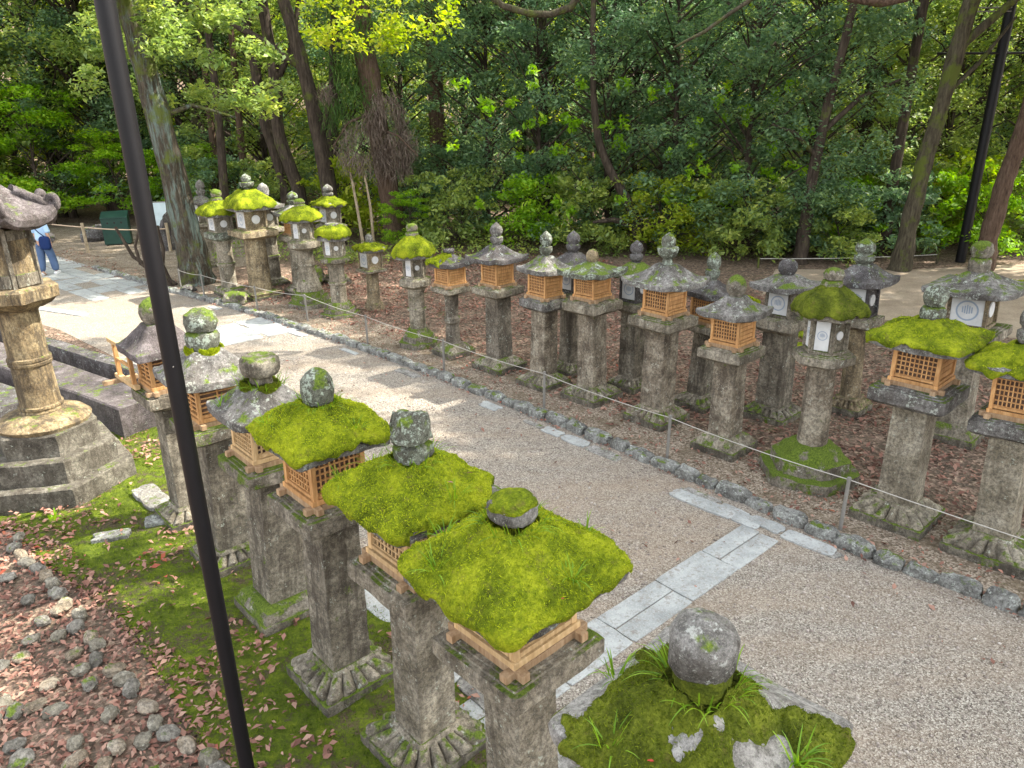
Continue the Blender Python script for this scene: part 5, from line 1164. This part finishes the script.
# individual trunks that show in the photograph
def big_tree(name, pts, rad, label, mat, clumps=None, leafm=None, limbs=(), per=150, L=.14, W=.07, n=16, hang=False):
    base = Vector(pts[0]); r = empty(name, (base.x, base.y, 0)); tag(r, label, 'tree')
    P = [Vector(p) - Vector((base.x, base.y, 0)) for p in pts]
    # smooth resample
    Q = []; RR = []
    for i in range(len(P) - 1):
        p0, p1, p2, p3 = P[max(i - 1, 0)], P[i], P[i + 1], P[min(i + 2, len(P) - 1)]
        for j in range(6):
            t = j / 6; Q.append(.5 * ((2 * p1) + (p2 - p0) * t + (2 * p0 - 5 * p1 + 4 * p2 - p3) * t * t + (3 * p1 - p0 - 3 * p2 + p3) * t ** 3)); RR.append(rad[i] + (rad[i + 1] - rad[i]) * t)
    Q.append(P[-1]); RR.append(rad[-1])
    RR[0] *= 1.25 
    b = MB(); b.tube(Q, RR, n, .22); b.build('trunk', mat, r, smooth=True, angle=80)
    for lp, lr in limbs:
        lpp = [Vector(p) - Vector((base.x, base.y, 0)) for p in lp]; b = MB(); b.tube(lpp, lr, 8, .15); b.build('limb', mat, r, smooth=True, angle=80)
    if clumps:
        cl = [((c[0] - base.x, c[1] - base.y, c[2]), rr) for c, rr in clumps]
        link('crown', crown_mesh('crown', cl, per, L, W, None, .5, hang=hang), leafm, r)
    return r
def hi_cl(x, y, z0, z1, R, n, r=(.5, 1.0)):
    return [((c[0] + x, c[1] + y, c[2]), q_) for c, q_ in make_clumps(n, z0, z1, R, r)]
big_tree('large_tree', [(-8.06, 18.9, -.1), (-8.10, 18.9, .8), (-8.18, 18.8, 2.5), (-8.30, 18.7, 4.5), (-8.5, 18.6, 6.5), (-8.8, 18.5, 9), (-9.2, 18.5, 12)], [.50, .37, .30, .27, .24, .2, .1],
         'thick leaning tree with blue green lichen streaks behind the black pole', M_BARK_BIG, hi_cl(-9, 18.8, 6.8, 13, 3.4, 40) + hi_cl(-6.8, 19.2, 4.2, 6.6, 1.5, 20, (.3, .6)) + hi_cl(-9.6, 20.0, 4.4, 6.4, 1.2, 12, (.35, .6)) + hi_cl(-8.4, 17.9, 5.3, 7.2, 1.3, 22, (.3, .55)), M_LEAF_MID,
         [([(-8.5, 18.6, 6.0), (-7.4, 18.9, 6.6), (-6.3, 19.3, 7.5)], [.14, .10, .05]), ([(-8.32, 18.7, 4.0), (-7.5, 18.9, 4.3), (-6.6, 19.2, 4.0)], [.07, .05, .02]), ([(-8.35, 18.7, 4.6), (-9.0, 19.6, 5.2), (-9.7, 20.6, 5.6)], [.08, .05, .02])], per=140, n=24)
big_tree('dark_tree', [(-7.81, 26.9, -.1), (-7.9, 26.9, 2), (-8.3, 26.9, 4), (-8.4, 26.9, 6), (-8.7, 26.9, 10)], [.24, .2, .18, .16, .1], 'slim dark trunk leaning left behind the biggest mossy lantern', M_BARK, hi_cl(-8.6, 27, 7, 12, 2.4, 16), M_LEAF_MID)
big_tree('dark_tree', [(-7.1, 26.0, -.1), (-7.15, 26, 1.6), (-7.6, 26, 3.5), (-7.5, 26, 5), (-7.6, 26, 7), (-7.8, 26, 11)], [.28, .22, .2, .19, .17, .1], 'crooked dark trunk bending behind the flaring column lantern', M_BARK, hi_cl(-7.6, 26, 7, 12, 2.4, 16), M_LEAF_DK, [([(-7.5, 26, 5), (-6.8, 26.1, 6.2), (-6.4, 26.2, 8)], [.12, .1, .05])])
big_tree('dark_tree', [(-5.7, 24.6, -.1), (-5.8, 24.6, 2), (-6.05, 24.7, 4.2), (-6.35, 24.8, 6), (-6.8, 24.9, 8), (-7.3, 25, 11)], [.32, .25, .22, .20, .17, .1], 'strong dark trunk leaning left, forked above, right of the crooked one', M_BARK, hi_cl(-7.6, 25, 7.5, 13, 2.8, 20), M_LEAF_DK, [([(-6.25, 24.8, 5.4), (-7.4, 24.6, 6.2), (-8.8, 24.4, 7.0), (-9.8, 24.2, 7.3)], [.14, .11, .07, .03]), ([(-5.95, 24.7, 3.2), (-5.4, 24.6, 4.6), (-5.2, 24.6, 6.8)], [.12, .1, .06])])
big_tree('dark_tree', [(-6.6, 28.5, -.1), (-6.4, 28.5, 3), (-6.0, 28.5, 6), (-5.7, 28.5, 10)], [.25, .2, .18, .1], 'straight dark trunk between the cedar and the forked tree', M_BARK, hi_cl(-5.8, 28.5, 7, 13, 2.6, 16), M_LEAF_DK)
big_tree('thin_tree', [(-13.1, 33.2, -.1), (-13.0, 33.2, 3), (-12.9, 33.2, 7), (-12.8, 33.2, 11)], [.38, .34, .3, .2], 'straight grey trunk far behind the big lichen streaked tree', M_BARK_MOSS, hi_cl(-12.8, 33.2, 8, 13, 3, 14), M_LEAF_MID)
big_tree('left_tree', [(-30.5, 47, -.1), (-30.5, 47, 5), (-30.9, 47, 9)], [.5, .45, .3], 'brown trunk at the far left edge of the wood', M_BARK_CEDAR)
# cedar with dead hanging twigs
big_tree('cedar_tree', [(-3.7, 24.3, -.1), (-3.75, 24.3, 1.2), (-3.95, 24.3, 3), (-4.2, 24.3, 5.5), (-4.3, 24.3, 8), (-4.4, 24.3, 12)], [.42, .33, .32, .32, .28, .15], 'reddish brown cedar trunk hung with grey dead twigs behind the mushroom cap lantern', M_BARK_CEDAR,
         [((-4.7 + random.uniform(-.8, .9), 23.7 + random.uniform(-.4, .6), random.uniform(3.8, 8.5)), (.4, .4, .6)) for _ in range(26)] + hi_cl(-4.4, 24.3, 8, 13, 2, 16), M_NEEDLE, [([(-4.0, 24.2, 3.6), (-3.3, 23.6, 3.4), (-2.7, 23.4, 2.8)], [.05, .035, .02]), ([(-4.0, 24.2, 4.1), (-4.8, 23.7, 3.8), (-5.3, 23.6, 3.1)], [.05, .035, .02])], L=.22, W=.025, hang=True)
cl = [((-3.55 + random.uniform(-.65, .65), 23.75 + random.uniform(-.2, .35), random.uniform(2.4, 4.3)), (.28, .25, .55)) for _ in range(22)] + [((-4.9, 23.7, 3.0), (.45, .3, .5)), ((-4.7, 23.7, 3.5), (.4, .3, .4)), ((-5.4, 23.7, 4.6), (.3, .2, .35)), ((-4.75, 22.95, 2.6), (.35, .2, .4)), ((-4.3, 22.95, 2.6), (.3, .2, .4))]
o = link('dead_twigs', crown_mesh('dead_twigs', cl, 240, .30, .014, None, hang=True), M_DEAD); tag(o, 'bundle of grey brown dead twigs hanging on the cedar trunk', 'dead twigs')
big_tree('young_cedar', [(-4.5, 23.0, -.1), (-4.6, 23.0, 1.3), (-4.72, 23.0, 2.4)], [.06, .045, .03], 'left of two thin pale sunlit stems beside the cedar', M_BARK_PALE, n=8)
big_tree('young_cedar', [(-4.2, 23.0, -.1), (-4.2, 23.0, 1.3), (-4.3, 23.0, 2.3)], [.05, .04, .03], 'right of two thin pale sunlit stems beside the cedar', M_BARK_PALE, n=8)
big_tree('brown_tree', [(-2.64, 29.2, -.1), (-2.6, 29.2, 3), (-2.6, 29.2, 6), (-2.6, 29.2, 11)], [.34, .30, .28, .2], 'reddish brown trunk seen through leaves right of the cedar', M_BARK_CEDAR, hi_cl(-2.6, 29.2, 8, 13, 3, 14), M_LEAF_DK)
big_tree('slender_tree', [(3.9, 21.8, -.1), (3.6, 21.8, 1.2), (2.8, 21.8, 2.6), (2.45, 21.8, 3.8), (2.35, 21.9, 6), (2.4, 22, 8)], [.2, .15, .12, .10, .08, .05], 'slender dark stem rising from a gnarled foot in the centre of the wood', M_BARK, [((3.9, 21.6, 1.9), (.7, .5, .4)), ((5.0, 21.6, 1.6), (.6, .5, .4)), ((2.2, 21.8, 5.4), (.8, .6, .6))], M_LEAF_DK, [([(3.75, 21.8, .8), (3.0, 21.6, 1.05), (2.4, 21.5, 1.0)], [.11, .08, .04]), ([(3.8, 21.8, .7), (4.6, 21.7, 1.0), (5.3, 21.6, 1.6)], [.10, .07, .03])])
big_tree('tall_dark_tree', [(6.1, 28.9, -.1), (6.0, 28.9, 4), (5.95, 28.9, 8), (5.9, 28.9, 12)], [.45, .4, .38, .25], 'thick grey brown trunk above the tallest lantern', M_BARK_CEDAR, hi_cl(6, 28.9, 8.5, 14, 3, 14), M_LEAF_DK)
big_tree('dark_tree', [(7.9, 20.0, -.1), (7.95, 20.0, 2), (8.15, 20.0, 4), (8.5, 20.0, 6.5), (8.8, 20, 9)], [.20, .14, .12, .10, .06], 'slim dark trunk above the round knobbed lantern, right of centre', M_BARK, [((8.3, 19.8, 4.6), (1.1, .8, .6)), ((8.8, 19.9, 6), (1.2, .9, .8)), ((7.2, 19.8, 3.4), (.9, .6, .5)), ((9.0, 19.6, 3.0), (.9, .5, .5)), ((7.9, 19.6, 1.8), (.8, .4, .4)), ((9.3, 19.8, 1.7), (.7, .4, .4)), ((9.6, 19.7, 4.2), (.8, .5, .5))], M_LEAF_DK, [([(8.1, 20, 3.4), (8.9, 19.9, 4.2), (9.8, 19.8, 4.6)], [.08, .06, .03]), ([(8.0, 20, 2.8), (7.3, 19.9, 3.4), (6.7, 19.8, 3.6)], [.07, .05, .02])], per=420, L=.11, W=.05)
big_tree('leaning_tree', [(10.08, 18.9, -.1), (10.12, 18.9, 1), (10.25, 18.9, 2.6), (10.45, 18.9, 4.2), (10.68, 18.9, 6), (11.0, 18.9, 8), (11.6, 18.9, 12)], [.30, .21, .19, .18, .18, .16, .1], 'tall mossy tree leaning right at the back of the sunny dirt path', M_BARK_MOSS, hi_cl(11.6, 18.4, 7.4, 12, 3.0, 22) + hi_cl(10.8, 16.6, 12.5, 18, 5.0, 60, (.7, 1.3)), M_LEAF_MID, [([(10.55, 18.9, 5.2), (11.5, 18.8, 6.1), (12.8, 18.7, 7.2)], [.12, .09, .05]), ([(10.45, 18.9, 4.2), (11.2, 19.0, 4.9), (12.0, 19.2, 5.9)], [.07, .05, .03])])  # wide upper crown added out of view to block sun from the path
big_tree('leaning_tree', [(12.1, 18.75, -.1), (12.12, 18.75, .8), (12.22, 18.75, 2), (12.4, 18.75, 3.4), (12.8, 18.8, 6), (13.3, 18.8, 10)], [.32, .22, .20, .19, .17, .1], 'reddish brown trunk leaning right beside the black utility pole', M_BARK_CEDAR, [((13.3, 18.3, 3.3), (.8, .5, .5)), ((13.9, 18.2, 2.2), (.7, .5, .4)), ((14.0, 18.4, 4), (.8, .5, .5))] + hi_cl(14, 18.8, 6.5, 12, 2.6, 16), M_LEAF_MID)
for i, (x, y, dx) in enumerate([(13.5, 25, .8), (15.5, 26.5, 1.2), (18.5, 27, .6), (11.8, 25.4, -.4), (20.5, 28.5, .9), (16.6, 30, -.6), (-10.2, 29.5, .4), (-9.1, 30.5, -.6), (-11.8, 31, .3), (0.6, 30, .3), (3.4, 31, -.3)]):
    big_tree('thin_tree', [(x, y, -.1), (x + dx * .3, y, 3), (x + dx * .8, y, 7), (x + dx * 1.3, y, 12)], [.17, .14, .11, .06], 'thin grey brown trunk deep in the wood', M_BARK if i % 2 else M_BARK_CEDAR, hi_cl(x + dx, y, 7, 12, 2, 8), M_LEAF_MID, n=8)['group'] = 'thin trunks deep in the wood'
# overhanging branches in the foreground top
def over_branch(name, pts, rad, label, mat, clumps, leafm, L=.11, W=.06, per=160):
    r = empty(name, pts[0]); tag(r, label, 'branch'); b0 = Vector(pts[0])
    b = MB(); b.tube([Vector(p) - b0 for p in pts], rad, 10, .25); b.build('bough', mat, r, smooth=True, angle=80)
    if clumps: link('foliage', crown_mesh('foliage', [((c[0] - b0.x, c[1] - b0.y, c[2] - b0.z), q_) for c, q_ in clumps], per, L, W, None, .5), leafm, r)
    return r
over_branch('yellow_leafed_branch', [(-0.4, 15, 8.2), (-1.4, 14.8, 7.0), (-2.2, 14.6, 6.3), (-3.0, 14.5, 6.0)], [.09, .07, .05, .02], 'overhanging branch with sunlit yellow green leaves at the top left of centre', M_BARK,
            [((-2.3 + random.uniform(-1.15, 1.3), 14.6 + random.uniform(-.5, .5), random.uniform(5.1, 7.0)), (.30, .3, .2)) for _ in range(44)], M_LEAF_YEL, .10, .055, 60)
over_branch('mossy_branch', [(-.9, 14, 6.4), (-.41, 14, 5.98), (-.03, 14, 5.70), (.43, 14, 5.57), (.77, 14, 5.55), (1.11, 14, 5.65), (1.24, 14, 5.85), (1.44, 14, 6.2), (1.6, 14, 6.8)], [.035, .045, .05, .055, .06, .065, .065, .07, .07], 'curved mossy branch sweeping along the top edge in the centre', M_BARK_MOSS, [((0.5 + random.uniform(-.9, .9), 14, random.uniform(6.0, 6.5)), (.25, .2, .15)) for _ in range(8)], M_LEAF_YEL, .09, .05, 50)
over_branch('bare_branch', [(2.70, 13, 4.93), (2.86, 13, 5.01), (3.18, 13, 5.15), (3.53, 13, 5.39), (3.86, 13, 5.59), (4.3, 13, 5.9)], [.015, .022, .028, .03, .032, .035], 'thin tan branch slanting down at the top right of centre', M_BARK_MOSS, None, None)
over_branch('thick_branch', [(4.5, 11.5, 5.7), (4.82, 11.5, 5.43), (5.25, 11.5, 5.37), (5.59, 11.5, 5.42), (5.95, 11.5, 5.65)], [.06, .075, .085, .08, .08], 'thick brown bough dipping into the top edge on the right', M_BARK_CEDAR, None, None)
# twiggy bent stems by the big tree
r = empty('bare_shrub', (-8.9, 18.6, 0)); tag(r, 'bent leafless dark stems leaning beside the big lichen streaked tree', 'dead stems')
for pts in ([(0.3, 0, -.05), (.0, 0, .3), (-.4, 0, .6), (-.5, .1, 1.0), (-.3, .1, 1.5)], [(.2, .2, 0), (.05, .2, .5), (.15, .2, .9), (0.1, .2, 1.5)], [(.35, .1, 0), (-.1, .1, .35), (-.6, .1, .75), (-.9, .1, 1.5)]):
    b = MB(); b.tube(pts, [.07, .06, .045, .035, .02][:len(pts)], 8, .2); b.build('stem', M_BARK, r, smooth=True, angle=80)

# far wood as one mass
cl = []
for i in range(520):
    a = math.radians(random.uniform(-50, 50)); d = random.uniform(52, 64); zg = max(0, d - 43) ** 1.25 * .1
    cl.append(((d * math.sin(a), d * math.cos(a), zg + random.uniform(0, 22)), (2.6, 2.6, 1.8)))
o = link('distant_wood', crown_mesh('distant_wood', cl, 170, .5, .28, None, .4), M_LEAF_YEL); tag(o, 'distant wood in leaf colour brightened as sunlit, glimpsed between the nearer trunks', 'wood', kind='stuff')  # bright yellow-green leaf colour stands in for sunlight on the far wood
# bright new leaves sprinkled on the evergreens
cl = [((random.uniform(-1.5, 8.5), random.uniform(20.6, 21.6), random.uniform(1.2, 5.0)), (random.uniform(.12, .26), .2, random.uniform(.12, .22))) for _ in range(60)]
cl = [(c, q_) for c, q_ in cl]
o = link('young_shoots', crown_mesh('young_shoots', cl, 26, .17, .08, None, .2, .9), M_LEAF_LIME); tag(o, 'bright lime young leaf shoots drooping from the evergreens', 'young leaves', kind='stuff')
# undergrowth
cl = [((random.uniform(-9, 16), random.uniform(19.8, 26), random.uniform(.05, .35)), (.5, .5, .25)) for _ in range(170)]
cl = [(c, q_) for c, q_ in cl if not (c[0] > 6 and c[1] < 20.2) and not (c[0] < 6 and c[1] < 21)]
o = link('undergrowth', crown_mesh('undergrowth', cl, 80, .10, .05, None, .8), M_LEAF_MID); tag(o, 'low leafy undergrowth at the foot of the wood', 'undergrowth', kind='stuff')
# a few red leaves on the moss roofs
for (x, y, z_, a) in ((0.20, 2.66, 2.03, 1), (0.30, 2.9, 2.06, 2), (-0.22, 2.9, 2.07, 3), (-0.35, 3.65, 2.08, 4), (-0.25, 3.8, 2.06, 5), (-1.32, 4.35, 2.2, .4), (0.55, 1.72, 2.05, 2.2), (.42, 1.8, 2.04, 1)):
    V, Fq = leaf_arrays(np.array([[0, 0, 0.0]]), .032, .014, 1.5); b = MB(); b.add(V, Fq); o = b.build('fallen_leaf', M_REDLEAF if a < 4 else M_LITTER, None, loc=(x, y, z_ + .01)); tag(o, 'single dry leaf lying on the moss roof of a near lantern', 'leaf', 'dry leaves on the moss roofs')
